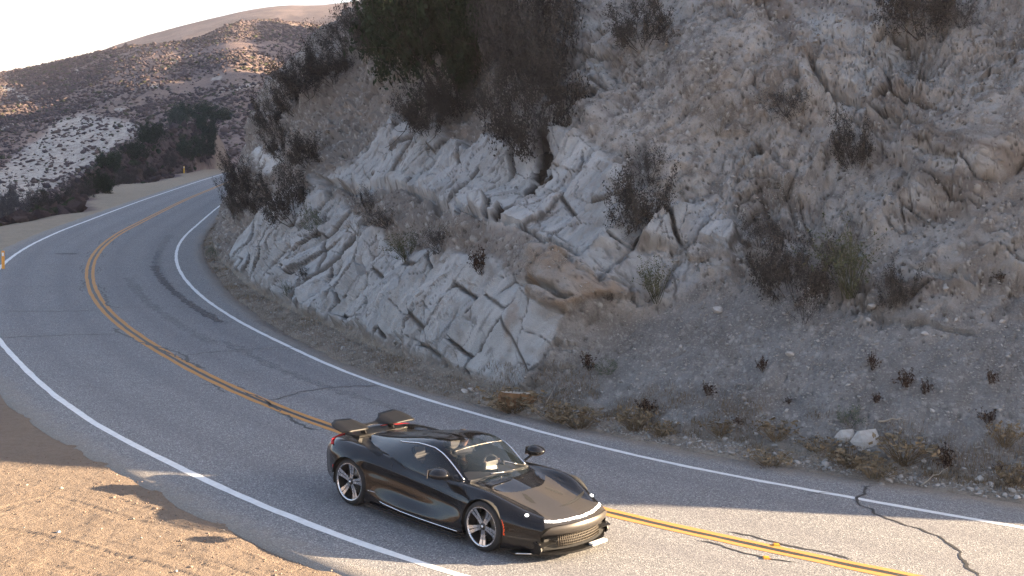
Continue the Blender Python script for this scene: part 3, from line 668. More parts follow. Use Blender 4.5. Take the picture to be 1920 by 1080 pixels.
c = t.mix(t.ramp(agg.outputs[0], [(.15, .65), (.45, 0)]), c, (.065, .065, .07)); c = t.mix(t.ramp(agg.outputs[1], [(.74, 0), (.95, .75)]), c, (.43, .42, .41))
# worn wheel paths are a little smoother and darker, oil drip in the lane middle
def band(at, w): return t.ramp(t.math('ABSOLUTE', t.math('SUBTRACT', ln, at)), [(0, 1), (w, 0)])
wp = t.math('ADD', t.math('ADD', band(.95, .5), band(2.45, .5)), t.math('ADD', band(-.95, .5), band(-2.5, .5)))
c = t.mix(t.math('MULTIPLY', t.math('MULTIPLY', wp, t.ramp(n1, [(.3, .5), (.7, 1)])), .33), c, (.115, .11, .125))
dust = t.ramp(t.math('ADD', t.attr('edge'), t.math('MULTIPLY', n2, .7)), [(.45, .6), (1.1, 0)]); c = t.mix(dust, c, (.26, .22, .175))
t.set(Base_Color=c, Roughness=.9, Specular_IOR_Level=.25); t.bump(t.math('ADD', v3.outputs['Distance'], n3), .5, .012)
M_ASPH = t.m
road = link('road', rm, M_ASPH, kind='structure'); road['label'] = 'two-lane asphalt road curving round the cliff'

def paint(name, colr, dirt, wear):
    t = NT(name); P = t.pos(); n = t.noise(6, P, 6, .7); m = t.noise(60, P, 3, .7)
    c = t.mix(t.ramp(n, [(.4, 0), (.7, .6)]), colr, dirt); t.set(Base_Color=c, Roughness=.75)
    a = t.math('ADD', t.math('MULTIPLY', n, .65), t.math('MULTIPLY', m, .45))
    t.set(Alpha=t.ramp(a, [(wear, 0), (wear+.06, 1)])); return t.m
M_WHITE = paint('worn_white_paint', (.70, .70, .69), (.46, .455, .45), .37)
M_YEL = paint('worn_yellow_paint', (.46, .215, .05), (.34, .17, .06), .36)
t = NT('bitumen_sealer'); t.set(Base_Color=t.mix(t.noise(8, t.pos(), 4), (.018, .018, .02), (.05, .048, .046)), Roughness=.6); M_TAR = t.m

def ribbon(name, w0, w1, z, mat, ia=0, ib=None, wob=.012, seed=0, parent=road, step=1):
    st = np.arange(ia, ib or len(YEL), step); st = st[YEL[st, 1] < 298]
    j = wob*fbm(SARC[st]*2.0, SARC[st]*0+seed, seed=510+seed, oct=3); k = wob*fbm(SARC[st]*2.0, SARC[st]*0+seed+9, seed=530+seed, oct=3)
    a = YEL[st]+NRM[st]*(np.broadcast_to(w0, len(YEL))[st]+j)[:, None]; b = YEL[st]+NRM[st]*(np.broadcast_to(w1, len(YEL))[st]+k)[:, None]
    V_ = np.c_[np.stack([a, b], 1).reshape(-1, 2), np.full(2*len(st), z)]
    return link(name, mesh_np(name, V_, grid_faces(len(st), 2)), mat, parent)
ribbon('edge_line', W_IN-.065, W_IN+.065, .004, M_WHITE, seed=1)
ribbon('edge_line', -W_OUT-.07, -W_OUT+.07, .004, M_WHITE, seed=2)
ribbon('centre_line', W_IN*0+.055, W_IN*0+.175, .0045, M_YEL, seed=3); ribbon('centre_line', W_IN*0-.175, W_IN*0-.055, .0045, M_YEL, seed=4)
ribbon('tar_seam', W_IN*0-.045, W_IN*0+.045, .0035, M_TAR, seed=5, wob=.02)

def crack(pts, w=.02, z=.0062, name='crack', jag=.05, seed=0, mat=None):
    L_ = smooth_line(pts, .06, 0.0); s = np.arange(len(L_))*.06
    tn = np.gradient(L_, axis=0); tn /= np.hypot(tn[:, 0], tn[:, 1])[:, None]+1e-9; nn = np.stack([-tn[:, 1], tn[:, 0]], 1)
    L_ = L_+nn*(jag*1.5*fbm(s*4.5, s*0+seed, seed=540+seed, oct=4))[:, None]
    ww = w*(.55+.8*np.abs(vnoise(s*3, s*0+seed, seed=560+seed)))*sstep(0, 4, np.minimum(np.arange(len(s)), len(s)-1-np.arange(len(s)))+.5)
    V_ = np.c_[np.stack([L_-nn*ww[:, None], L_+nn*ww[:, None]], 1).reshape(-1, 2), np.full(2*len(L_), z)]
    return link(name, mesh_np(name, V_, grid_faces(len(L_), 2)), mat or M_TAR, road)
def gpts(l): return [tuple(ground_at(*q)[:2]) for q in l]
CR = [([(1633, 908), (1625, 918), (1612, 930), (1608, 939), (1640, 962), (1690, 982), (1730, 995), (1775, 1018), (1800, 1040), (1815, 1060), (1845, 1085)], .024),
      ([(1500, 926), (1530, 925), (1560, 923)], .01), ([(500, 751), (530, 744), (560, 736), (610, 728), (680, 724), (720, 722)], .026), ([(340, 668), (380, 662), (440, 657), (520, 652), (575, 650)], .022),
      ([(250, 640), (300, 652), (330, 661), (345, 668), (360, 680), (385, 692)], .05), ([(520, 775), (545, 785), (570, 800), (600, 806)], .035), ([(375, 717), (400, 724), (425, 738)], .03), ([(445, 722), (465, 730)], .03),
      ([(500, 752), (515, 765), (522, 775)], .03), ([(0, 633), (60, 631), (130, 628), (215, 626)], .032), ([(0, 584), (80, 584), (150, 583), (185, 582)], .03), ([(200, 578), (260, 577), (330, 576), (370, 575)], .022),
      ([(0, 537), (80, 537), (170, 538)], .022), ([(185, 538), (250, 538), (330, 537), (360, 538)], .022), ([(65, 496), (130, 497), (165, 498)], .02), ([(180, 498), (240, 497), (290, 498)], .02),
      ([(50, 476), (110, 476), (190, 475)], .018), ([(190, 545), (200, 560), (215, 576), (225, 578)], .05), ([(155, 525), (158, 535)], .05), ([(215, 615), (232, 628), (250, 636)], .05),
      ([(250, 458), (310, 458)], .014), ([(105, 465), (135, 448), (165, 432)], .014), ([(440, 700), (470, 696), (505, 695)], .012), ([(1340, 952), (1365, 948), (1380, 946)], .008)]
for k, (l, w) in enumerate(CR): crack(gpts(l), w, seed=k, jag=.05 if w > .015 else .03)
# dark patches of old sealer beside the centre line
for k, l in enumerate([[(1360, 997), (1420, 1008), (1480, 1024), (1560, 1040), (1600, 1050)], [(1310, 1012), (1360, 1026), (1420, 1043), (1500, 1056)], [(285, 650), (330, 668), (352, 680)], [(455, 735), (490, 748), (520, 765)]]):
    crack(gpts(l), .03, name='tar_patch', seed=40+k, jag=.03); 
for yy in (40.5, 46, 52, 58, 64, 71, 79, 88, 97, 107):
    i = station_y(yy)
    for sgn in (-1, 1):
        for m in range(2):
            w_ = sgn*(.28+.10*m); i2 = i+random.randint(-4, 4)
            crack([tuple(YEL[i2+d]+NRM[i2+d]*w_) for d in range(0, 9, 2)], .022, name='tar_patch', seed=60+i2 % 30, jag=.04)
# rubber left by tyres
t = NT('tyre_rubber'); n = t.noise(7, t.pos(), 5, .7); t.set(Base_Color=(.03, .028, .034), Roughness=.8, Alpha=t.ramp(n, [(.3, .1), (.65, .55)])); M_RUB = t.m
t = NT('faint_tyre_rubber'); n = t.noise(5, t.pos(), 5, .7); t.set(Base_Color=(.05, .045, .055), Roughness=.8, Alpha=t.ramp(n, [(.35, .0), (.7, .32)])); M_RUB2 = t.m
for k, (l, w, m) in enumerate([([(288, 498), (300, 520), (318, 540), (345, 562), (380, 585), (415, 605)], .16, M_RUB), ([(300, 470), (292, 485), (290, 500)], .13, M_RUB2), ([(320, 440), (300, 470), (296, 500), (315, 535), (350, 566), (420, 608)], .2, M_RUB2),
                     ([(100, 476), (125, 476), (150, 476)], .22, M_RUB), ([(420, 640), (520, 690), (640, 735), (760, 772)], .18, M_RUB2), ([(480, 600), (600, 655), (760, 712)], .16, M_RUB2), ([(240, 520), (270, 560), (330, 605), (400, 645)], .18, M_RUB2)]):
    crack(gpts(l), w, .0026+.0004*k, 'tyre_mark', .02, 80+k, m)
# raised pavement markers beside the yellow line
bm = bmesh.new(); bmesh.ops.create_cube(bm, size=1)
for v in bm.verts:
    s_ = .72 if v.co.z > 0 else 1; v.co = Vector((v.co.x*.10*s_, v.co.y*.10*s_, v.co.z*.02))
me = bpy.data.meshes.new('pavement_marker'); bm.to_mesh(me); bm.free()
M_MARK = plain('amber_reflector', (.75, .30, .03), .35)
for x_, y_ in ((1456, 1021), (1437, 1045)):
    o = link('pavement_marker', me if x_ == 1456 else me, M_MARK, road); o.location = ground_at(x_, y_, .014)

# ---------------------------------------------------------------- dirt turnout on the outside of the bend
def axis(lo, a, b, hi, fine, coarse):
    return np.unique(np.round(np.concatenate([np.arange(lo, a, coarse), np.arange(a, b, fine), np.arange(b, hi, coarse)]), 4))
sxv = axis(-24, -8.8, .6, 14, .028, .3); syv = axis(-6, 12.6, 19.4, 34, .028, .3)
SX, SY = np.meshgrid(sxv, syv, indexing='ij'); si, so = road_frame(SX, SY, 2); sout = -so-EDGE_OUT[si]
SZ = -.045+0.05*sstep(-.35, .45, sout+.30*fbm(SX*1.1, SY*1.1, seed=600, oct=4)-.05)+.012*fbm(SX*.6, SY*.6, seed=601, oct=2)*sstep(0, 1, sout)
rel = sstep(.0, .6, sout)
SZ += rel*(.012*fbm(SX*1.8, SY*1.8, seed=602, oct=2)+.006*fbm(SX*7, SY*7, seed=603, oct=3)+.007*np.clip(fbm(SX*24, SY*24, seed=604, oct=2), 0, 1))
def track(pts, w, depth, tread, seed):
    global SZ
    L_ = np.array(gpts(pts)); d, tt = polydist(SX, SY, L_); Ls = np.hypot(*np.diff(L_, axis=0).T).sum(); s = tt*Ls
    m = sstep(w, w*.72, d)*rel; SZ = SZ-m*depth*(1+.3*vnoise(s*2, s*0, seed=seed))+rel*sstep(w*1.6, w*1.1, d)*(1-m)*depth*.5
    SZ = SZ+m*tread*np.sign(np.sin(s*2*math.pi/.085+np.sign(np.sin(d*50))*1.3))*sstep(-.3, .4, vnoise(s*.8, d*3, seed=seed+1))
track([(-60, 985), (60, 1005), (200, 1040), (330, 1075), (420, 1110)], .13, 0.0099, 0.0036, 610)
track([(-60, 1045), (80, 1062), (200, 1090)], .13, 0.0088, 0.0042, 613)
track([(-40, 972), (40, 945), (95, 935), (140, 945), (250, 980), (420, 1010), (600, 1070)], .12, 0.0088, 0.0030, 616)
track([(80, 915), (200, 935), (340, 975), (480, 1030), (560, 1070)], .11, 0.0055, 0.0030, 619)
track([(150, 1010), (260, 1035), (400, 1060), (500, 1090)], .12, 0.0077, 0.0042, 622)
track([(0, 800), (80, 830), (200, 858)], .14, 0.0066, 0.0024, 625)
sm = mesh_np('turnout', np.stack([SX, SY, SZ], -1).reshape(-1, 3), grid_faces(*SX.shape))
t = NT('turnout_dirt'); P = t.pos(); n1 = t.noise(.8, P, 5, .6); n2 = t.noise(7, P, 5, .65); n3 = t.noise(60, P, 4, .75)
c = t.mix(n1, (.185, .145, .114), (.25, .20, .158)); c = t.mix(t.ramp(n2, [(.45, 0), (.75, .5)]), c, (.135, .10, .074)); c = t.mix(t.ramp(n3, [(.55, 0), (.75, .5)]), c, (.28, .21, .165)); c = t.mix(t.ramp(n3, [(.28, .6), (.42, 0)]), c, (.105, .07, .05))
n5 = t.noise(28, P, 4, .7); c = t.mix(t.ramp(n5, [(.56, 0), (.7, .45)]), c, (.11, .075, .053)); t.set(Base_Color=c, Roughness=.97, Specular_IOR_Level=.1); t.bump(t.math('ADD', t.math('ADD', n2, n3), n5), .9, .03); M_DIRT = t.m
turnout = link('turnout', sm, M_DIRT, kind='structure'); turnout['label'] = 'bare dirt turnout on the outside of the bend'
def turnout_z(x, y):
    i = np.clip(np.searchsorted(sxv, x), 0, len(sxv)-1); j = np.clip(np.searchsorted(syv, y), 0, len(syv)-1); return float(SZ[i, j])
print('road', time.time()-_T0)
# ---------------------------------------------------------------- the car (local frame: x forward, y left, z up, origin on the road midway between the axles)
CAR_LOC = Vector((-.666, 17.03, 0.004)); CAR_YAW = -0.73069
car = bpy.data.objects.new('sports_car', None); col.objects.link(car); car.location = CAR_LOC; car.rotation_euler.z = CAR_YAW
tag(car, 'low black sports car with raised rear wing driving along the centre line', 'car')
_cy, _sy = math.cos(CAR_YAW), math.sin(CAR_YAW)
def car_px(P):
    P = np.asarray(P, float).reshape(-1, 3)
    W = np.stack([CAR_LOC.x+_cy*P[:, 0]-_sy*P[:, 1], CAR_LOC.y+_sy*P[:, 0]+_cy*P[:, 1], CAR_LOC.z+P[:, 2]], 1); return project(W)

def metal(name, colr, rough, coat=0.0, metallic=1.0, film=0, spec=.5):
    t = NT(name); n = t.noise(30, t.obj(), 3, .6); t.set(Base_Color=colr, Metallic=metallic, Roughness=t.ramp(n, [(.3, max(rough-.03, 0)), (.7, rough+.04)]), Specular_IOR_Level=spec)
    if coat: t.set(Coat_Weight=coat, Coat_Roughness=.02, Coat_IOR=1.5)
    if film: t.set(Thin_Film_Thickness=film, Thin_Film_IOR=1.45)
    return t.m
M_PAINT = metal('black_pearl_paint', (.0055, .0056, .0065), .2, .5, .05, 0, .2)
M_SATIN = metal('satin_graphite_panel', (.046, .041, .037), .42, .12, .15, 0, .35)
M_GLOSS = metal('gloss_black', (.005, .005, .006), .07, .25, 0.0, 0, .35)
M_CARBON = metal('dark_carbon', (.009, .0088, .009), .45, 0, 0.0, 0, .2)
M_DARK = plain('matt_black', (.008, .008, .008), .85, spec) if False else plain('matt_black', (.008, .008, .008), .85)
M_SILVER = metal('brushed_aluminium', (.62, .62, .63), .25, 0, 1.0)
M_CHROME = metal('bright_trim', (.80, .80, .82), .18, 0, 1.0)
M_TYRE = plain('tyre_rubber_black', (.014, .014, .015), .8, scale=40)
M_BARREL = metal('wheel_barrel_black', (.02, .02, .021), .4, .2, .5)
M_DISC = metal('brake_disc_steel', (.16, .155, .15), .4, 0, 1.0)
M_AMBER = plain('amber_lens', (.80, .09, .02), .2); M_RED = plain('red_lens', (.42, .012, .012), .18)
M_GRILLE = metal('grille_mesh_bronze', (.045, .035, .025), .5, 0, .3)
M_LEATHER = plain('dark_leather', (.03, .03, .034), .6); M_PALE = plain('pale_leather', (.42, .42, .41), .6)
t = NT('tinted_glass'); t.set(Base_Color=(.012, .016, .02), Roughness=.02, Alpha=.5, Specular_IOR_Level=.6, Coat_Weight=.5, Coat_Roughness=.01); M_GLASS = t.m
t = NT('windscreen_glass'); t.set(Base_Color=(.012, .018, .022), Roughness=.02, Alpha=.42, Specular_IOR_Level=.6, Coat_Weight=.5, Coat_Roughness=.01); M_SCREEN = t.m
t = NT('lit_led'); t.set(Base_Color=(.9, .9, .9), Emission_Color=(1.0, .97, .92), Emission_Strength=.55); M_LED = t.m
t = NT('lit_headlamp'); t.set(Base_Color=(.9, .9, .9), Emission_Color=(1.0, .98, .95), Emission_Strength=1.2); M_LAMP = t.m

def crom(xs, tab):
    """smooth (Catmull-Rom) interpolation of table rows (x, a, b, ...)"""
    tab = np.array(sorted(tab), float); s = tab[:, 0]; P = tab[:, 1:]; m = np.gradient(P, s, axis=0)
    xs = np.clip(xs, s[0], s[-1]); k = np.clip(np.searchsorted(s, xs, side='right')-1, 0, len(s)-2)
    h = s[k+1]-s[k]; u = ((xs-s[k])/h)[:, None]; h = h[:, None]
    return (2*u**3-3*u**2+1)*P[k]+(u**3-2*u**2+u)*h*m[k]+(-2*u**3+3*u**2)*P[k+1]+(u**3-u**2)*h*m[k+1]
def contour(C, n, tens=.9):
    """C (stations, points, 2): curve through the points at every station, n samples, even by mean chord length"""
    d = np.linalg.norm(np.diff(C, axis=1), axis=2).mean(0); s = np.r_[0, np.cumsum(d)]; q = np.linspace(0, s[-1], n)
    m = np.gradient(C, s, axis=1)*tens; k = np.clip(np.searchsorted(s, q, side='right')-1, 0, len(s)-2)
    h = (s[k+1]-s[k])[None, :, None]; u = ((q-s[k])/(s[k+1]-s[k]))[None, :, None]
    return (2*u**3-3*u**2+1)*C[:, k]+(u**3-2*u**2+u)*h*m[:, k]+(-2*u**3+3*u**2)*C[:, k+1]+(u**3-u**2)*h*m[:, k+1]

#      x     sill y,z    rocker y,z   waist y,z   shoulder y,z  crown y,z   valley y,z  centre z
BODY = [(-2.16, .80, .30, .83, .36, .86, .52, .86, .72, .74, .85, .45, .885, .885),
        (-2.00, .84, .26, .88, .34, .925, .52, .925, .755, .79, .885, .48, .90, .90),
        (-1.70, .90, .20, .95, .30, .98, .50, .978, .765, .83, .905, .52, .895, .91),
        (-1.37, .93, .14, .965, .27, .995, .50, .992, .765, .84, .905, .54, .875, .90),
        (-1.00, .93, .12, .965, .22, .955, .46, .965, .745, .83, .885, .56, .86, .88),
        (-.50, .93, .11, .965, .20, .885, .42, .925, .70, .82, .82, .58, .83, .86),
        (.00, .93, .11, .965, .20, .865, .38, .905, .665, .82, .785, .60, .80, .83),
        (.50, .93, .11, .958, .20, .89, .40, .915, .645, .82, .77, .62, .785, .81),
        (.95, .93, .11, .955, .21, .945, .43, .94, .645, .82, .785, .58, .765, .785),
        (1.37, .93, .12, .96, .23, .982, .47, .965, .655, .80, .775, .55, .705, .72),
        (1.75, .92, .12, .95, .22, .965, .42, .935, .60, .76, .70, .52, .635, .655),
        (2.05, .87, .13, .90, .22, .905, .40, .865, .54, .70, .615, .48, .585, .60),
        (2.28, .78, .16, .80, .24, .80, .38, .765, .485, .60, .545, .42, .54, .55),
        (2.42, .68, .20, .70, .28, .695, .37, .665, .455, .52, .495, .38, .50, .507)]
def warp(x, y):
    return x-.42*(np.abs(y)/.95)**2.2*sstep(1.25, 2.45, x)+.16*(np.abs(y)/.95)**2*sstep(-1.6, -2.2, x)
NXB, NHB = 420, 116
bx = np.linspace(-2.16, 2.42, NXB); tb = crom(bx, BODY)
half = np.stack([tb[:, 0:2], tb[:, 2:4], tb[:, 4:6], tb[:, 6:8], tb[:, 8:10], tb[:, 10:12], np.stack([tb[:, 0]*0, tb[:, 12]], 1)], 1)
hc = contour(half, NHB)
full = np.concatenate([hc*np.array([-1, 1]), hc[:, -2::-1]], 1)
NWB = full.shape[1]
BX = np.repeat(bx[:, None], NWB, 1); BYy = full[..., 0]; BZ = full[..., 1]
# door scoop: hollow in the flank running back and up to the rear intake
flank = np.sign(BYy)*np.clip((np.abs(BYy)-.7)/.2, 0, 1)
BXw = warp(BX, BYy)
# sharp crease over the flank, from the front arch rising to the rear intake
crz = np.interp(BXw, [-1.3, -.9, .1, .95], [.76, .745, .66, .60])
under = np.exp(-((BZ-(crz-.12))/.09)**2)*sstep(-1.25, -.8, BXw)*sstep(1.1, .75, BXw); BYy = BYy-np.sign(BYy)*.050*under
lip = np.exp(-((BZ-crz)/.016)**2)*sstep(-1.2, -.8, BXw)*sstep(1.1, .8, BXw); BYy = BYy+np.sign(BYy)*.016*lip
# clean wheel arches: pull the nearest vertices onto the circle, then drop the faces inside it
ARCH = [(1.3725, .345, .374), (-1.3725, .358, .388)]
Bv = np.stack([BXw, BYy, BZ], -1); hole = np.zeros(BX.shape, bool)
for ax_, az_, ar_ in ARCH:
    dx, dz = Bv[..., 0]-ax_, Bv[..., 2]-az_; rr_ = np.hypot(dx, dz); sm_ = np.abs(Bv[..., 1]) > .62
    snap = sm_ & (np.abs(rr_-ar_) < .0125); Bv[..., 0] = np.where(snap, ax_+dx/rr_*ar_, Bv[..., 0]); Bv[..., 2] = np.where(snap, az_+dz/rr_*ar_, Bv[..., 2])
    flare = np.exp(-np.clip(rr_-ar_, 0, 1)/.05)*sm_*(rr_ > ar_-.02); Bv[..., 1] += np.sign(Bv[..., 1])*.014*flare
    hole |= sm_ & (rr_ < ar_-.006)
BF = grid_faces(NXB, NWB); Bvf = Bv.reshape(-1, 3); hf = hole.ravel()
keepf = ~(hf[BF].any(1))
_bn = np.zeros_like(Bvf); _e1 = Bvf[BF[:, 1]]-Bvf[BF[:, 0]]; _e2 = Bvf[BF[:, 3]]-Bvf[BF[:, 0]]; _fn = np.cross(_e1, _e2)
for k_ in range(4): np.add.at(_bn, BF[:, k_], _fn)
_bn /= np.linalg.norm(_bn, axis=1)[:, None]+1e-12
if _bn[(NXB//2)*NWB+NWB//2, 2] < 0: _bn = -_bn; BF = BF[:, ::-1]
Bpx, Bpy = car_px(Bvf); Bc = Bvf[BF].mean(1); Bcx, Bcy = car_px(Bc)
_camloc = np.array([(-CAR_LOC.x)*_cy+(-CAR_LOC.y)*_sy, (CAR_LOC.x)*_sy-(CAR_LOC.y)*_cy, CAM_H])
facing = ((_camloc-Bc)*_bn[BF[:, 0]]).sum(1) > 0
def z3(x, y): return (900+x*.18519, 860+y*.18519)        # places measured on an enlargement of the nose
def z1(x, y): return (590+x*.30208, 740+y*.30208)        # ... and of the whole car
taken = np.zeros(len(BF), bool)
def mirror_sel(sel):
    """the faces of the other side that mirror the chosen ones"""
    nst = NWB-1; i, j = np.divmod(np.flatnonzero(sel), nst); m = np.zeros(len(BF), bool); m[i*nst+(nst-1-j)] = True; return m
def body_piece(name, polys, mat, lift=.002, sides=1, parent=car, cut=True, extra=None):
    sel = np.zeros(len(BF), bool)
    for pl in polys: sel |= inpoly(Bcx, Bcy, pl) > 0
    sel &= facing & keepf
    if extra is not None: sel &= extra
    res = []
    for k in range(sides):
        s_ = sel if k == 0 else mirror_sel(sel)&keepf
        if not s_.any(): continue
        if cut: taken[s_] = True
        V_ = Bvf+_bn*lift; res.append(link(name, submesh(name, V_, BF, s_), mat, parent))
    return res
SATIN = (Bc[:, 0] > 1.02) & (np.abs(Bc[:, 1]) < np.interp(Bc[:, 0], [1.0, 1.3, 1.6, 1.9, 2.1, 2.5], [.58, .56, .50, .47, .53, .9])) & (Bc[:, 2] > .44) & (Bc[:, 0] > 1.42-.9*np.clip(np.abs(Bc[:, 1])-.05, 0, 1)**2+.25*0)
hood_upper = (Bc[:, 0] > .6) & (np.abs(Bc[:, 1]) < np.interp(Bc[:, 0], [.9, 1.3, 1.6, 2.5], [.60, .56, .50, .4])) & (Bc[:, 2] > .5) & ~SATIN
all_in = [[(0, 0), (1920, 0), (1920, 1080), (0, 1080)]]
# lamps, vents and markers lie flush in the shell
pods = body_piece('headlight', [[z3(325, 512), z3(400, 520), z3(490, 548), z3(580, 600), z3(665, 655), z3(590, 655), z3(510, 640), z3(440, 605), z3(360, 550)]], M_GLOSS, .003, 2)
bar = body_piece('light_bar', [[z3(650, 626), z3(760, 628), z3(900, 606), z3(1040, 568), z3(1140, 520), z3(1190, 470), z3(1205, 445), z3(1222, 468), z3(1205, 495), z3(1150, 545), z3(1050, 592), z3(900, 630), z3(770, 652), z3(660, 652)]], M_LED, .004, 1, car)
vents = body_piece('hood_vent', [[z3(425, 350), z3(470, 365), z3(520, 405), z3(566, 455), z3(520, 447), z3(470, 412)]], M_DARK, .003, 2)
body_piece('hood_scoop', [[z3(785, 487), z3(880, 455), z3(960, 405), z3(1020, 352), z3(1052, 325), z3(1054, 355), z3(1015, 400), z3(950, 445), z3(870, 475)]], M_DARK, .003, 1)
body_piece('side_marker', [[z3(203, 612), z3(226, 625), z3(243, 690), z3(246, 776), z3(222, 776), z3(222, 700)]], M_AMBER, .004, 2)
body_piece('rear_marker', [[z1(112, 432), z1(124, 432), z1(126, 452), z1(112, 452)]], M_RED, .004, 2)
body_piece('side_intake', [[z1(462, 392), z1(505, 385), z1(515, 350), z1(540, 375), z1(530, 410), z1(572, 470), z1(520, 430)]], M_DARK, .002, 2)
body_piece('rear_deck_panel', [[z1(300, 255), z1(345, 262), z1(385, 300), z1(425, 375), z1(395, 382), z1(340, 345), z1(295, 300)]], M_CARBON, .002, 2)
hp = SATIN & keepf & ~taken; taken |= hp; link('hood_panel', submesh('hood_panel', Bvf+_bn*.001, BF, hp), M_SATIN, car)
hu = hood_upper & keepf & ~taken; taken |= hu; link('cowl_panel', submesh('cowl_panel', Bvf+_bn*.001, BF, hu), M_GLOSS, car)
door = (Bc[:, 0] > -.62+.35*(Bc[:, 2]-.5)) & (Bc[:, 0] < .86) & (np.abs(Bc[:, 1]) > .6) & (Bc[:, 2] > .24) & keepf & ~taken
for sg in (-1, 1):
    dd = door & (np.sign(Bc[:, 1]) == sg); taken |= dd; link('door', submesh('door', Bvf, BF, dd), M_PAINT, car)
body = link('body', submesh('body', Bvf, BF, keepf & ~taken), M_PAINT, car)
for o_ in pods:                                            # projector lamp inside each pod
    vv = np.array([v.co for v in o_.data.vertices]); c_ = Vector(vv.mean(0)); n_ = _bn[np.argmin(((Bvf-np.array(c_))**2).sum(1))]
    bm = bmesh.new(); bmesh.ops.create_uvsphere(bm, u_segments=14, v_segments=8, radius=.027); me = bpy.data.meshes.new('lamp'); bm.to_mesh(me); bm.free()
    l_ = link('lamp', me, M_LAMP, o_); l_.location = c_+Vector((-.02, 0, .004)); l_.scale = (1, 1, .8)

def tube(name, pts, r, mat, parent=car, seg=6, flat=1.0, close=False, taper=None):
    P_ = [Vector(p) for p in pts]; V_ = []; n = len(P_)
    for i, p in enumerate(P_):
        t_ = (P_[min(i+1, n-1)]-P_[max(i-1, 0)]).normalized(); a_ = t_.cross(Vector((0, 0, 1)))
        if a_.length < 1e-3: a_ = t_.cross(Vector((1, 0, 0)))
        a_.normalize(); b_ = a_.cross(t_).normalized(); rr = r if taper is None else r*taper[i]
        for k in range(seg):
            q_ = 2*math.pi*k/seg; V_.append(p+a_*(math.cos(q_)*rr)+b_*(math.sin(q_)*rr*flat))
    F_ = [(i*seg+k, i*seg+(k+1) % seg, (i+1)*seg+(k+1) % seg, (i+1)*seg+k) for i in range(n-1) for k in range(seg)]
    me = mesh_np(name, np.array(V_), np.array(F_)); bm = bmesh.new(); bm.from_mesh(me)
    bmesh.ops.holes_fill(bm, edges=[e for e in bm.edges if e.is_boundary]); bm.to_mesh(me); bm.free()
    return link(name, me, mat, parent)
def resamp(pts, n):
    P_ = np.array(pts, float); s = np.r_[0, np.cumsum(np.linalg.norm(np.diff(P_, axis=0), axis=1))]; q_ = np.linspace(0, s[-1], n)
    return np.stack([np.interp(q_, s, P_[:, k]) for k in range(3)], 1)
def on_body(x, y, grids=None):
    d = (Bpx-x)**2+(Bpy-y)**2; vis = ((_camloc-Bvf)*_bn).sum(1) > 0; d = np.where(vis, d, 1e9)
    near_ = d < d.min()+9; k = np.flatnonzero(near_); k = k[np.argmin(np.linalg.norm(Bvf[k]-_camloc, axis=1))]; return Bvf[k]+_bn[k]*.004
def mir(p): return [(q[0], -q[1], q[2]) for q in p]
# seams, sill trim
def seam(l, r=.0045, mat=M_DARK, name='panel_seam', n=28, both=True):
    p = resamp([on_body(*q) for q in l], n); tube(name, p, r, mat, flat=.6)
    if both: tube(name, mir(p), r, mat, flat=.6)
seam([z1(930, 560), z1(935, 600), z1(946, 655)]); seam([z1(470, 490), z1(474, 440), z1(482, 420)])
sill = [(.93, -.972, .175), (.6, -.972, .172), (.2, -.974, .172), (-.2, -.974, .18), (-.6, -.966, .205), (-.72, -.955, .225)]
for sg in (1, -1):
    p = [(a_, b_*sg, c_) for a_, b_, c_ in resamp(sill, 30)]; tube('sill_trim', p, .009, M_CHROME, flat=.8)
    p = [(a_, b_*sg, c_) for a_, b_, c_ in resamp([(1.0, -.975, .10), (0, -.985, .10), (-.95, -.975, .11)], 12)]; tube('side_skirt', p, .03, M_CARBON, seg=8, flat=.5)
    tube('badge', [(-.78, -.972*sg, .335), (-.93, -.985*sg, .335)], .006, M_SILVER)
# underside, wheel wells, tail face
def boxm(name, lo, hi, mat, parent=car, bev=0.0):
    bm = bmesh.new(); bmesh.ops.create_cube(bm, size=1); lo = Vector(lo); hi = Vector(hi)
    for v in bm.verts: v.co = Vector((lo[k]+(hi[k]-lo[k])*(v.co[k]+.5) for k in range(3)))
    if bev: bmesh.ops.bevel(bm, geom=bm.edges[:]+bm.verts[:], offset=bev, segments=2, affect='EDGES')
    me = bpy.data.meshes.new(name); bm.to_mesh(me); bm.free(); return link(name, me, mat, parent)
def prism(name, poly, axis, a, b, mat, parent=car, bev=.0):
    """polygon extruded along an axis (0 x, 1 y, 2 z) from a to b"""
    bm = bmesh.new(); o = [k for k in range(3) if k != axis]; vs_ = []
    for h_ in (a, b):
        row = []
        for p in poly:
            c_ = [0, 0, 0]; c_[o[0]], c_[o[1]] = p; c_[axis] = h_; row.append(bm.verts.new(c_))
        vs_.append(row)
    n = len(poly); bm.faces.new(vs_[0]); bm.faces.new(vs_[1][::-1])
    for k in range(n): bm.faces.new((vs_[0][k], vs_[1][k], vs_[1][(k+1) % n], vs_[0][(k+1) % n]))
    bmesh.ops.recalc_face_normals(bm, faces=bm.faces[:])
    if bev: bmesh.ops.bevel(bm, geom=bm.edges[:], offset=bev, segments=2, affect='EDGES')
    me = bpy.data.meshes.new(name); bm.to_mesh(me); bm.free(); return link(name, me, mat, parent)
boxm('underbody', (-2.1, -.62, .12), (2.2, .62, .30), M_DARK); boxm('floor_pan', (-.92, -.93, .115), (.9, .93, .20), M_DARK)
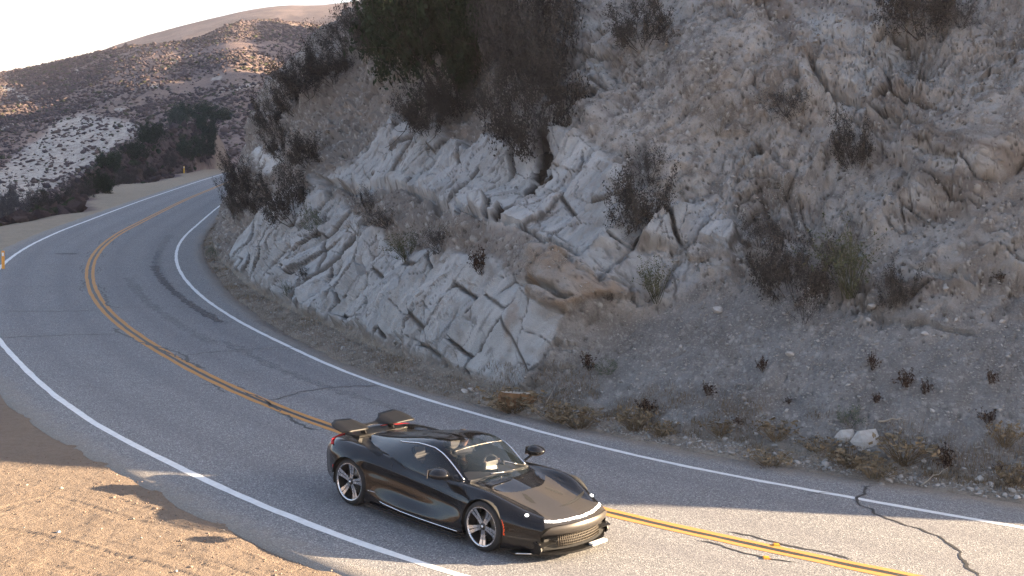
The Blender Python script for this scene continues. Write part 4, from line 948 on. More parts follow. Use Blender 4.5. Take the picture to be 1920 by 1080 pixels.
for ax_, az_, ar_ in ARCH:
    for sg in (-1, 1):
        a_ = np.linspace(-.25, math.pi+.25, 30); V_ = [(ax_+ar_*math.cos(q_), sg*y_, az_+ar_*math.sin(q_)) for q_ in a_ for y_ in (.60, .952)]
        me = mesh_np('wheel_well', V_, grid_faces(30, 2)); link('wheel_well', me, M_DARK, car)
        boxm('well_liner', (ax_-ar_, sg*.58-.012, .14), (ax_+ar_, sg*.58+.012, .60), M_DARK)
        lipx = [(ax_+ar_*math.cos(q_), sg*float(np.interp(0, [0, 1], [1, 1]))*.985 if ax_ > 0 else sg*1.0, az_+ar_*math.sin(q_)) for q_ in np.linspace(-.12, math.pi+.12, 26)]
tl = full[0]; V_ = [(float(warp(np.array(-2.16), np.array(y_))), y_, z_) for y_, z_ in tl]; V_.append((-2.10, 0, .45)); n_ = len(tl)
link('tail_panel', mesh_np('tail_panel', V_, np.array([(k, k+1, n_) for k in range(n_-1)]), False), M_DARK, car)
for sg in (-1, 1):
    tube('tail_light', resamp([(-1.86, sg*.90, .84), (-1.99, sg*.80, .875), (-2.05, sg*.60, .895), (-2.08, sg*.28, .905)], 16), .022, M_RED, seg=8, flat=.6)

# ---- wheels
def lathe(name, prof, mat, parent, seg=48):
    """profile of (radius, y) spun about the y axis"""
    V_ = []; n = len(prof)
    for k in range(seg):
        a_ = 2*math.pi*k/seg
        for r_, y_ in prof: V_.append((r_*math.cos(a_), y_, r_*math.sin(a_)))
    F_ = [(k*n+i, ((k+1) % seg)*n+i, ((k+1) % seg)*n+i+1, k*n+i+1) for k in range(seg) for i in range(n-1)]
    return link(name, mesh_np(name, np.array(V_), np.array(F_)), mat, parent)
def make_wheel(R_, rim, wdt):
    """outer face towards -y"""
    w = bpy.data.objects.new('wheel', None); col.objects.link(w); w.parent = car
    h = wdt/2; lathe('tyre', [(rim-.012, h), (rim+.01, h+.006), (R_-.045, h+.004), (R_-.012, h-.02), (R_, h-.05), (R_, -h+.05), (R_-.012, -h+.02), (R_-.045, -h-.004), (rim+.01, -h-.006), (rim-.012, -h)], M_TYRE, w, 64)
    rim_o = lathe('rim', [(rim-.022, -h+.03), (rim-.018, -h+.002), (rim-.006, -h-.006), (rim+.004, -h-.003)], M_SILVER, w, 64)
    lathe('barrel', [(rim-.02, -h+.01), (rim-.04, -h+.09), (rim-.05, h), (.0, h-.02)], M_BARREL, w, 48)
    lathe('brake_disc', [(.07, -h+.12), (.19, -h+.12), (.192, -h+.15), (.07, -h+.15)], M_DISC, w, 40)
    prism('caliper', [(.10, .10), (.16, .06), (.20, .10), (.16, .18), (.10, .17)], 1, -h+.085, -h+.17, plain('caliper_yellow_grey', (.14, .13, .09), .4), w, .008)
    hub = lathe('hub', [(0, -h+.012), (.028, -h+.014), (.045, -h+.022), (.062, -h+.05), (.062, -h+.12)], M_BARREL, w, 24)
    lathe('centre_cap', [(0, -h+.004), (.018, -h+.006), (.022, -h+.014)], M_SILVER, w, 16)
    bm = bmesh.new()
    for s_ in (-1, 1):                                    # one forked spoke, two prongs
        st_ = [(.045, .015*s_, .015, .03), (.11, .020*s_, .017, .034), (.18, .026*s_, .021, .026), (rim-.02, .034*s_, .027, .008)]
        rows_ = []
        for r_, o_, hw, dpt in st_:
            rows_.append([bm.verts.new((o_+a_*hw*(1 if b_ < 0 else .6), -h+dpt+(0 if b_ < 0 else .035), r_)) for a_, b_ in ((-1, -1), (1, -1), (1, 1), (-1, 1))])
        for i in range(len(rows_)-1):
            for k in range(4): bm.faces.new((rows_[i][k], rows_[i][(k+1) % 4], rows_[i+1][(k+1) % 4], rows_[i+1][k]))
        bm.faces.new(rows_[0]); bm.faces.new(rows_[-1][::-1])
    bmesh.ops.recalc_face_normals(bm, faces=bm.faces[:]); me = bpy.data.meshes.new('spoke'); bm.to_mesh(me); bm.free()
    for k in range(5):
        sp_ = link('spoke', me, M_SILVER, w); sp_.rotation_euler.y = 2*math.pi*k/5+.35
    return w
wf = make_wheel(.345, .272, .255); wr = make_wheel(.358, .284, .31)
for src, ax_, zz in ((wf, 1.3725, .345), (wr, -1.3725, .358)):
    hw = .1275 if src is wf else .155
    src.location = (ax_, -.962+hw, zz); src.rotation_euler.y = .2 if src is wf else -.25
    o = copy_tree(src, car); o.location = (ax_, .962-hw, zz); o.rotation_euler = (0, 0, math.pi)
# ---- cabin: windscreen, side glass, roof and tapering tail in one loft
#       x     base y,z     mid y,z      rail y,z     centre z
CABIN = [(1.06, .56, .765, .50, .775, .40, .782, .788),
         (.90, .68, .775, .62, .815, .52, .85, .868),
         (.70, .765, .775, .70, .865, .575, .945, .972),
         (.45, .815, .77, .74, .905, .60, 1.04, 1.085),
         (.20, .835, .775, .75, .93, .595, 1.105, 1.165),
         (-.05, .835, .785, .745, .94, .575, 1.12, 1.190),
         (-.35, .815, .80, .72, .94, .55, 1.09, 1.172),
         (-.70, .77, .82, .665, .925, .50, 1.04, 1.115),
         (-1.05, .68, .83, .58, .905, .43, .985, 1.045),
         (-1.40, .57, .835, .48, .88, .36, .935, .98),
         (-1.75, .46, .84, .39, .865, .29, .90, .925),
         (-2.02, .38, .84, .32, .855, .24, .875, .885)]
NXC, NHC = 220, 60
cx = np.linspace(-2.02, 1.06, NXC); tc_ = crom(cx, CABIN)
hcab = np.stack([tc_[:, 0:2]-np.array([-.01, .06]), tc_[:, 0:2], tc_[:, 2:4], tc_[:, 4:6], np.stack([tc_[:, 0]*0, tc_[:, 6]], 1)], 1)
cc = contour(hcab, NHC, .95); cfull = np.concatenate([cc*np.array([-1, 1]), cc[:, -2::-1]], 1); NWC = cfull.shape[1]
CX = np.repeat(cx[:, None], NWC, 1); CXw = CX-.30*(np.abs(cfull[..., 0])/.75)**2*sstep(.1, 1.0, CX)
Cv = np.stack([CXw, cfull[..., 0], cfull[..., 1]], -1).reshape(-1, 3); CF = grid_faces(NXC, NWC)
_cn = np.zeros_like(Cv); _fn = np.cross(Cv[CF[:, 1]]-Cv[CF[:, 0]], Cv[CF[:, 3]]-Cv[CF[:, 0]])
for k_ in range(4): np.add.at(_cn, CF[:, k_], _fn)
_cn /= np.linalg.norm(_cn, axis=1)[:, None]+1e-12
if _cn[(NXC//2)*NWC+NWC//2, 2] < 0: _cn = -_cn; CF = CF[:, ::-1]
Cc = Cv[CF].mean(1); Ccx, Ccy = car_px(Cc); cface = ((_camloc-Cc)*_cn[CF[:, 0]]).sum(1) > 0
Cpx, Cpy = car_px(Cv)
def cab_sel(poly): return (inpoly(Ccx, Ccy, poly) > 0) & cface
def cab_mirror(sel):
    nst = NWC-1; i, j = np.divmod(np.flatnonzero(sel), nst); m = np.zeros(len(CF), bool); m[i*nst+(nst-1-j)] = True; return m
Z2 = lambda x, y: (760+x*.13542, 790+y*.13542)             # places measured on an enlargement of the cabin
SIDE = [Z2(80, 400), Z2(110, 345), Z2(200, 345), Z2(330, 375), Z2(450, 425), Z2(540, 490), Z2(620, 580), Z2(700, 700), Z2(770, 830), Z2(640, 800), Z2(480, 710), Z2(370, 665), Z2(240, 590), Z2(150, 500)]
sw = cab_sel(SIDE) & (Cc[:, 1] < 0)
ws = (Cc[:, 0] > .16-.10*(np.abs(Cc[:, 1])/.6)**2) & (Cc[:, 2] > .77) & (np.abs(Cc[:, 1]) < np.interp(Cc[:, 0], [.0, .2, .45, .7, .9, 1.1], [.50, .535, .575, .60, .60, .52]))
swm = cab_mirror(sw); ws &= ~(sw | swm)
roofb = (np.abs(Cc[:, 1]) < np.interp(Cc[:, 0], [-2.1, -1.4, -.7, 0, .3], [.20, .30, .43, .50, .50])) & ~(ws | sw | swm)
for s_ in (sw, swm): link('side_window', submesh('side_window', Cv, CF, s_), M_GLASS, car)
link('windscreen', submesh('windscreen', Cv, CF, ws), M_SCREEN, car)
link('roof', submesh('roof', Cv, CF, roofb), M_GLOSS, car)
link('cabin_shell', submesh('cabin_shell', Cv, CF, ~(ws | sw | swm | roofb)), M_PAINT, car)
def on_cab(x, y):
    d = (Cpx-x)**2+(Cpy-y)**2; vis = ((_camloc-Cv)*_cn).sum(1) > 0; k = np.argmin(np.where(vis & (Cv[:, 1] < .3), d, 1e9)); return Cv[k]+_cn[k]*.006
arc = resamp([on_cab(*q) for q in (Z2(-60, 275), Z2(60, 290), Z2(180, 300), Z2(300, 325), Z2(420, 370), Z2(520, 440), Z2(600, 520), Z2(680, 630), Z2(750, 720), Z2(815, 815))], 40)
for p in (arc, mir(arc)): tube('window_trim', p, .011, M_CHROME, flat=.7)
hd = resamp([on_cab(*q) for q in (Z2(680, 428), Z2(880, 362), Z2(1060, 318))], 20); hd = [tuple(q) for q in hd]+[(q[0], -q[1], q[2]) for q in hd[::-1]]
tube('screen_header', resamp(hd, 40), .0045, M_DISC)
# wipers
def wiper(a, b, c_):
    p = [on_cab(*a), on_cab(*b), on_cab(*c_)]; p = [np.array(q)+np.array([0, 0, .014]) for q in p]; return tube('wiper', resamp(p, 10), .008, M_SILVER if False else M_CARBON)
wp1 = tube('wiper', resamp([(.93, -.35, .872), (.985, -.10, .862), (1.0, .05, .85)], 8), .009, M_DARK)
wp2 = tube('wiper', resamp([(.78, .05, .965), (.90, .25, .90), (.93, .42, .86)], 8), .009, M_DARK); tube('blade', resamp([(.77, .03, .972), (.91, .25, .905)], 6), .005, M_SILVER, wp2); tube('blade', resamp([(.94, -.35, .88), (.99, -.1, .868)], 6), .005, M_SILVER, wp1)

# ---- front end below the nose lip
def plan(y, x0=2.42, c=.42): return x0-c*(np.abs(y)/.95)**2.2
ny = 61; yy = np.linspace(-.70, .70, ny)
def skin(name, rows_, mat, parent=car):
    """rows: functions y -> (x, z), or (half width, x, z) tuples"""
    V_ = []
    for hw, xo, z_ in rows_:
        for y_ in yy: q_ = y_/.70*hw; V_.append((float(plan(np.array(q_)))+xo, q_, z_ if np.isscalar(z_) else z_(q_)))
    return link(name, mesh_np(name, np.array(V_), grid_faces(len(rows_), ny)), mat, parent)
skin('nose_lip', [(.52, -.002, lambda q: .500-.012*(q/.5)**2), (.60, .018, .472), (.66, .024, .430), (.69, .012, .385), (.69, -.012, .362), (.68, -.06, .358)], M_SATIN)
skin('bumper_recess', [(.68, -.06, .359), (.70, -.13, .34), (.70, -.13, .20), (.70, -.02, .165)], M_DARK)
# grille: an inclined mesh of thin bars
gr = bpy.data.objects.new('grille', None); col.objects.link(gr); gr.parent = car
for k in range(27):
    y_ = -.42+.84*k/26; x_ = float(plan(np.array(y_))); tube('grille_bar', [(x_-.085, y_, .345), (x_-.045, y_*1.04, .19)], .0065, M_GRILLE, gr, 5)
for k in range(5):
    z_ = .205+.033*k; xo = -.05-.035*(z_-.2)/.165; tube('grille_bar', [(float(plan(np.array(q_)))+xo+.004, q_, z_) for q_ in np.linspace(-.43, .43, 15)], .005, M_GRILLE, gr, 5)
for sg in (-1, 1):
    # corner blade between the side inlet and the wheel, and a small vertical fin
    prism('corner_fin', [(2.06, .12), (2.22, .12), (2.25, .18), (2.22, .26), (2.14, .31), (2.08, .26)], 1, sg*.70, sg*.73, M_CARBON, car, .004)
    prism('inlet_blade', [(2.02, .275), (2.26, .225), (2.27, .245), (2.03, .305)], 1, sg*.45, sg*.75, M_CARBON, car, .004)
sp_y = np.linspace(-.93, .93, 41); outer_ = [(float(plan(np.array(q_), 2.455, .50)), q_) for q_ in sp_y]
prism('splitter', outer_+[(1.85, .93), (1.85, -.93)], 2, .095, .125, M_CARBON, car, .004)
for sg in (-1, 1):
    tube('splitter_trim', [(float(plan(np.array(q_), 2.457, .50)), sg*q_, .128) for q_ in np.linspace(.93, .78, 6)], .009, M_SILVER)
boxm('lip_plate', (2.395, .10, .118), (2.468, .42, .150), plain('white_plate', (.72, .72, .70), .4))
tube('emblem', [(2.432, .02, .475), (2.440, -.005, .448)], .008, M_CHROME)

# ---- door mirrors
for sg in (-1, 1):
    mrr = bpy.data.objects.new('mirror', None); col.objects.link(mrr); mrr.parent = car; mrr.location = (.56, sg*1.02, .915)
    bm = bmesh.new(); bmesh.ops.create_uvsphere(bm, u_segments=20, v_segments=12, radius=1)
    for v in bm.verts:
        c_ = v.co; f_ = 1 if c_.x > 0 else .35; v.co = Vector((c_.x*.19*f_, c_.y*.15, c_.z*.082*(1-.15*c_.y*sg)))
    [setattr(f_, 'smooth', True) for f_ in bm.faces]; me = bpy.data.meshes.new('mirror_shell'); bm.to_mesh(me); bm.free(); link('mirror_shell', me, M_GLOSS, mrr)
    prism('mirror_glass', [(-.13, -.06), (.12, -.06), (.13, .0), (.10, .06), (-.12, .06)], 0, -.070, -.062, M_CHROME, mrr)
    tube('mirror_arm', [(.02, sg*-.02, -.055), (.0, sg*-.10, -.085), (-.01, sg*-.19, -.125)], .019, M_GLOSS, mrr, 8)
# ---- rear wing: wide outer panels, narrow dipped middle, two pylons
wing = bpy.data.objects.new('rear_wing', None); col.objects.link(wing); wing.parent = car; wing.location = (-2.0, 0, 0)
sv = np.linspace(-.76, .76, 61); V_ = []
for y_ in sv:
    q_ = abs(y_); ch = float(np.interp(q_, [0, .12, .20, .30, .62, .72, .76], [.13, .13, .26, .44, .46, .36, .24])); lead = float(np.interp(q_, [0, .12, .22, .32, .66, .76], [.02, .04, .20, .27, .28, .20]))
    zz = float(np.interp(q_, [0, .15, .3, .6, .76], [.985, .985, 1.0, 1.01, 1.0])); tw = float(np.interp(q_, [0, .2, .76], [.02, .22, .24]))
    for u_, th_ in ((0, 0), (.15, .006), (.5, .008), (.85, .004), (1, 0), (.85, -.004), (.5, -.007), (.15, -.006)):
        V_.append((lead-ch*u_, y_, zz+ch*u_*tw*1.0+th_-.006))
F_ = [(i*8+k, i*8+(k+1) % 8, (i+1)*8+(k+1) % 8, (i+1)*8+k) for i in range(len(sv)-1) for k in range(8)]
F_ += [(0, 7, 1, 1)]*0
link('wing_blade', mesh_np('wing_blade', np.array(V_), np.array(F_)), M_CARBON, wing)
for sg in (-1, 1):
    prism('pylon', [(.16, .84), (.30, .84), (.16, 1.0), (.04, 1.0)], 1, sg*.29-.016, sg*.29+.016, M_CARBON, wing, .004)
prism('tail_deck', [(-2.12, .90), (-1.7, .93), (-1.7, .90), (-2.1, .87)], 1, -.5, .5, M_CARBON, car)

# ---- inside
boxm('dashboard', (.42, -.66, .60), (.86, .66, .80), M_LEATHER, car, .05); boxm('screen', (.45, .05, .80), (.475, .32, .87), plain('pale_display', (.25, .255, .24), .3), car, .008)
boxm('console', (-.5, -.10, .32), (.5, .10, .52), M_LEATHER, car, .04)
for sg in (-1, 1):
    st = bpy.data.objects.new('seat', None); col.objects.link(st); st.parent = car; st.location = (-.25, sg*.37, .25)
    prism('seat_base', [(-.15, 0), (.40, 0), (.42, .14), (.35, .17), (-.12, .09)], 1, -.22, .22, M_LEATHER, st, .02)
    prism('backrest', [(-.12, .05), (.02, .10), (-.20, .62), (-.32, .60)], 1, -.23, .23, M_LEATHER, st, .03); prism('headrest', [(-.21, .62), (-.30, .62), (-.33, .80), (-.25, .80)], 1, -.12, .12, M_LEATHER, st, .02)
swh = bpy.data.objects.new('steering_wheel', None); col.objects.link(swh); swh.parent = car; swh.location = (.30, .37, .74); swh.rotation_euler.y = R(-24)
a_ = np.linspace(0, 2*math.pi, 33); tube('rim', [(0, .165*math.cos(q_), .155*math.sin(q_)) for q_ in a_], .015, M_LEATHER, swh, 8); tube('spoke', [(0, -.16, 0), (.03, 0, -.01), (0, .16, 0)], .014, M_LEATHER, swh); tube('column', [(.03, 0, -.01), (.25, 0, -.02)], .03, M_DARK, swh)
print('car', time.time()-_T0)
# ---------------------------------------------------------------- the driver: one continuous skinned figure, seated, both hands on the wheel
def make_driver():
    J = {}; V_ = []; E_ = []; Rr = []
    def j(n, p, r, parent=None, ry=None):
        J[n] = len(V_); V_.append(p); Rr.append((r, ry or r))
        if parent: E_.append((J[parent], J[n]))
    y0 = .37
    j('pelvis', (-.24, y0, .43), .15, None, .13); j('waist', (-.28, y0, .58), .135, 'pelvis', .11); j('chest', (-.33, y0, .76), .165, 'waist', .125); j('neck0', (-.33, y0, .88), .07, 'chest'); j('neck', (-.315, y0, .94), .052, 'neck0')
    j('jaw', (-.285, y0, .995), .066, 'neck', .072); j('skull', (-.295, y0, 1.06), .078, 'jaw', .092); j('crown', (-.305, y0, 1.105), .062, 'skull', .07)
    for s, t_ in ((-1, 'r'), (1, 'l')):
        j('sh'+t_, (-.32, y0+s*.185, .82), .068, 'chest'); j('el'+t_, (-.10, y0+s*.245, .63), .046, 'sh'+t_); j('wr'+t_, (.16, y0+s*.165, .745), .030, 'el'+t_); j('pa'+t_, (.225, y0+s*.155, .765), .032, 'wr'+t_, .022)
        for k in range(4):
            z_ = .045-.022*k; j(f'f{k}a'+t_, (.29, y0+s*.165, .765+z_), .010, 'pa'+t_); j(f'f{k}b'+t_, (.315, y0+s*.145, .768+z_), .009, f'f{k}a'+t_); j(f'f{k}c'+t_, (.298, y0+s*.125, .770+z_), .008, f'f{k}b'+t_)
        j('ta'+t_, (.255, y0+s*.125, .795), .011, 'pa'+t_); j('tb'+t_, (.285, y0+s*.115, .815), .009, 'ta'+t_)
        j('kn'+t_, (.24, y0+s*.13, .52), .068, 'pelvis'); j('an'+t_, (.60, y0+s*.10, .30), .045, 'kn'+t_); j('to'+t_, (.74, y0+s*.10, .33), .036, 'an'+t_)
    me = bpy.data.meshes.new('driver_skeleton'); me.from_pydata(V_, E_, []); o = bpy.data.objects.new('person', me); col.objects.link(o)
    m = o.modifiers.new('skin', 'SKIN'); me.skin_vertices[0].data[0].use_root = True
    for k, (a_, b_) in enumerate(Rr): me.skin_vertices[0].data[k].radius = (a_, b_)
    s_ = o.modifiers.new('sub', 'SUBSURF'); s_.levels = 2; s_.render_levels = 2
    dg = bpy.context.evaluated_depsgraph_get(); nm = bpy.data.meshes.new_from_object(o.evaluated_get(dg)); o.modifiers.clear(); o.data = nm
    skin = plain('skin', (.42, .26, .19), .55); shirt = plain('dark_jacket', (.022, .024, .034), .8); trous = plain('dark_trousers', (.018, .018, .02), .85)
    for x_ in (shirt, skin, trous): nm.materials.append(x_)
    for p in nm.polygons:
        c_ = p.center; p.use_smooth = True
        p.material_index = 1 if c_.z > .925 or (c_.x > .17 and c_.z > .68) else (2 if c_.z < .52 or c_.x > .1 and c_.z < .62 else 0)
    # nose, eyes, ears shaped on the head; hair as a cap
    kids = []
    def blob(name, loc, sc, mat):
        bm = bmesh.new(); bmesh.ops.create_uvsphere(bm, u_segments=14, v_segments=9, radius=1)
        for v in bm.verts: v.co = Vector((v.co.x*sc[0]+loc[0], v.co.y*sc[1]+loc[1], v.co.z*sc[2]+loc[2]))
        for f in bm.faces: f.smooth = True
        q = bpy.data.meshes.new(name); bm.to_mesh(q); bm.free(); return link(name, q, mat, o)
    hair = plain('brown_hair', (.035, .024, .018), .7)
    blob('hair', (-.325, y0, 1.085), (.098, .092, .085), hair); blob('nose', (-.212, y0, 1.035), (.018, .012, .02), skin); blob('mouth', (-.220, y0, 1.0), (.008, .022, .006), plain('lips', (.30, .13, .11), .5))
    for s in (-1, 1): blob('eye', (-.224, y0+s*.032, 1.062), (.010, .012, .008), plain('eye_white', (.5, .5, .5), .3)); blob('ear', (-.30, y0+s*.088, 1.045), (.020, .010, .030), skin)
    o.location = CAR_LOC; o.rotation_euler.z = CAR_YAW
    tag(o, 'person in dark clothes seated at the wheel of the black sports car', 'person'); return o
make_driver()
# ---------------------------------------------------------------- shrubs: branching twigs and small leaves, each plant an object of its own
def leafmat(name, a, b, rough=.8, trans=0.0):
    t = NT(name); oi = t.n('ShaderNodeObjectInfo').outputs['Random']; n = t.noise(9, t.obj(), 3)
    c = t.mix(t.ramp(n, [(.3, 0), (.7, 1)]), a, b); hv = t.n('ShaderNodeHueSaturation'); t.l(c, hv.inputs['Color']); t.l(t.math('ADD', t.math('MULTIPLY', oi, .5), .75), hv.inputs['Value'])
    t.set(Base_Color=hv.outputs[0], Roughness=rough, Specular_IOR_Level=.1); return t.m
M_TWIG = leafmat('dry_twigs', (.030, .027, .028), (.078, .069, .065)); M_TWIGP = leafmat('pale_dry_twigs', (.13, .115, .095), (.25, .225, .19)); M_DLEAF = leafmat('withered_leaves', (.024, .0235, .024), (.062, .058, .053))
M_GLEAF = leafmat('dark_green_leaves', (.008, .018, .010), (.030, .052, .025)); M_OLIVE = leafmat('olive_leaves', (.045, .05, .028), (.10, .105, .06)); M_SAGE = leafmat('sage_leaves', (.07, .085, .065), (.14, .155, .125))
M_STRAW = leafmat('straw', (.10, .075, .048), (.23, .175, .11)); M_RUSTL = leafmat('rust_brown_stalks', (.024, .016, .012), (.060, .034, .024)); M_SEED = leafmat('pale_seed_heads', (.38, .36, .34), (.55, .53, .50))
def shrub_meshes(seed, stems, levels, spread, kids, leaf, leafn, leafsize, twig_r=.006, up=.35, curl=.25, shrink=.62):
    """returns (stem mesh, twig mesh, leaf mesh); plant about 1 m tall standing on the origin"""
    rg = np.random.default_rng(seed); segs = [[], []]; tips = []
    def grow(p, d, L, r, lv):
        n = 3; q = p
        for k in range(n):
            d = d+rg.normal(0, curl, 3)*.45; d[2] += up*.25; d = d/np.linalg.norm(d); e = q+d*L/n; r2 = r*.82
            segs[0 if lv == 0 else 1].append((q, e, r, r2)); q = e; r = r2
            if lv >= 1: tips.append((q, d))
            if lv < levels and k > 0 or (lv < levels and lv > 0):
                for _ in range(kids):
                    f = d+rg.normal(0, .62, 3); f /= np.linalg.norm(f); grow(q, f, L*shrink*rg.uniform(.6, 1.1), r*.68, lv+1)
        tips.append((q, d))
    for k in range(stems):
        a = 2*math.pi*(k+rg.uniform(-.3, .3))/stems; el = rg.uniform(.15, 1.0)**.7*spread
        d = np.array([math.cos(a)*math.sin(el), math.sin(a)*math.sin(el), math.cos(el)]); grow(np.array([rg.normal(0, .03), rg.normal(0, .03), -.06]), d, .55*rg.uniform(.7, 1.15), twig_r, 0)
    out = []
    for sg_ in segs:
        if not sg_: out.append(None); continue
        A_ = np.array([s[0] for s in sg_]); B_ = np.array([s[1] for s in sg_]); ra = np.array([s[2] for s in sg_]); rb = np.array([s[3] for s in sg_])
        d = B_-A_; d /= np.linalg.norm(d, axis=1)[:, None]+1e-9; u_ = np.cross(d, [0.3, .5, .81]); u_ /= np.linalg.norm(u_, axis=1)[:, None]+1e-9; v_ = np.cross(d, u_); Vs = []
        for base, rr_ in ((A_, ra), (B_, rb)):
            for q_ in (0, 2.094, 4.189): Vs.append(base+(u_*math.cos(q_)+v_*math.sin(q_))*rr_[:, None])
        Vs = np.stack(Vs, 1); n = len(A_); o_ = np.arange(n)[:, None]*6
        F_ = np.concatenate([o_+np.array(f) for f in ((0, 1, 4, 3), (1, 2, 5, 4), (2, 0, 3, 5))]); out.append(mesh_np('twigs', Vs.reshape(-1, 3), F_))
    if leafn:
        tp = np.array([t_[0] for t_ in tips]); tp = tp[tp[:, 2] > .10*tp[:, 2].max()]; k = rg.integers(0, len(tp), leafn); c_ = tp[k]+rg.normal(0, .028, (leafn, 3))
        a_ = rg.normal(0, 1, (leafn, 3)); a_[:, 2] += .4; a_ /= np.linalg.norm(a_, axis=1)[:, None]; b_ = np.cross(a_, rg.normal(0, 1, (leafn, 3))); b_ /= np.linalg.norm(b_, axis=1)[:, None]+1e-9
        sz = leafsize*rg.uniform(.5, 1.3, (leafn, 1)); Vs = np.stack([c_-a_*sz, c_+b_*sz*.45, c_+a_*sz, c_-b_*sz*.45], 1).reshape(-1, 3); out.append(mesh_np('leaves', Vs, np.arange(leafn*4).reshape(-1, 4), False))
    else: out.append(None)
    # normalise: 1 m tall, 1 m wide
    allv = np.concatenate([np.array([v.co for v in m.vertices]) for m in out[:2] if m is not None]); w_ = np.percentile(np.abs(allv[:, :2]), 98)*2; h_ = np.percentile(allv[:, 2], 99)
    for m in out:
        if m is not None:
            co = np.empty(len(m.vertices)*3, np.float32); m.vertices.foreach_get('co', co); co = co.reshape(-1, 3)/np.array([w_, w_, h_], np.float32); m.vertices.foreach_set('co', co.ravel()); m.update()
    return out
KINDS = {}
def kind(name, mats, **kw):
    KINDS[name] = [(shrub_meshes(kw['seed']*10+k, **{a: b for a, b in kw.items() if a != 'seed'}), mats) for k in range(2)]
kind('dry', (M_TWIG, M_TWIG, M_DLEAF), seed=1, stems=12, levels=2, spread=1.15, kids=2, leaf=1, leafn=2600, leafsize=.017, twig_r=.009)
kind('brush', (M_TWIG, M_TWIG, M_DLEAF), seed=2, stems=13, levels=2, spread=1.25, kids=2, leaf=1, leafn=8500, leafsize=.0165, twig_r=.009)
kind('pale', (M_TWIGP, M_TWIGP, M_SEED), seed=3, stems=12, levels=2, spread=1.1, kids=2, leaf=1, leafn=260, leafsize=.013, twig_r=.006)
kind('seedy', (M_TWIG, M_TWIG, M_SEED), seed=4, stems=12, levels=2, spread=1.1, kids=2, leaf=1, leafn=420, leafsize=.016, twig_r=.007)
kind('wispy', (M_OLIVE, M_OLIVE, M_OLIVE), seed=5, stems=30, levels=1, spread=.62, kids=1, leaf=1, leafn=900, leafsize=.020, twig_r=.006, up=.5, curl=.14)
kind('green', (M_TWIG, M_TWIG, M_GLEAF), seed=6, stems=14, levels=2, spread=1.2, kids=2, leaf=1, leafn=13000, leafsize=.021, twig_r=.011, up=.7)
kind('sage', (M_TWIG, M_SAGE, M_SAGE), seed=7, stems=14, levels=2, spread=1.1, kids=1, leaf=1, leafn=1200, leafsize=.03, twig_r=.007)
kind('rusty', (M_RUSTL, M_RUSTL, M_RUSTL), seed=8, stems=16, levels=1, spread=.8, kids=1, leaf=1, leafn=700, leafsize=.04, twig_r=.012, up=.4)
kind('grass', (M_STRAW, M_STRAW, M_STRAW), seed=9, stems=60, levels=0, spread=.75, kids=0, leaf=1, leafn=160, leafsize=.05, twig_r=.007, up=.1, curl=.2)
def plant(x, y, w, h, kd, label, name='shrub', cat='shrub', group=None, tilt=.35, far=None):
    """x, y: foot of the plant in the photograph; w, h: its size there in pixels"""
    p, n = (on_cliff(x, y) if far is None else (far, Vector((0, 0, 1)))); d = (p-Vector((0, 0, CAM_H))).length; s = d/CAM_F
    root = bpy.data.objects.new(name, None); col.objects.link(root); root.location = p-n*.04
    ax = (Vector((0, 0, 1))*(1-tilt)+n*tilt).normalized(); q = ax.to_track_quat('Z', 'Y'); root.rotation_mode = 'QUATERNION'; root.rotation_quaternion = q @ Matrix.Rotation(random.uniform(0, 6.28), 3, 'Z').to_quaternion()
    root.scale = (w*s, w*s, h*s*(1.05 if kd not in ('green', 'brush') else 1.28))
    if kd in ('green', 'brush'): root.location = root.location-ax*(.20*h*s)
    tag(root, label, cat, group)
    (st, tw, lf), (ms, mt, ml) = random.choice(KINDS[kd])
    for nm, m, mat in (('stems', st, ms), ('twigs', tw, mt), ('leaves', lf, ml)):
        if m is not None: link(nm, m, mat, root, kind='stuff' if nm != 'stems' else None)
    return root
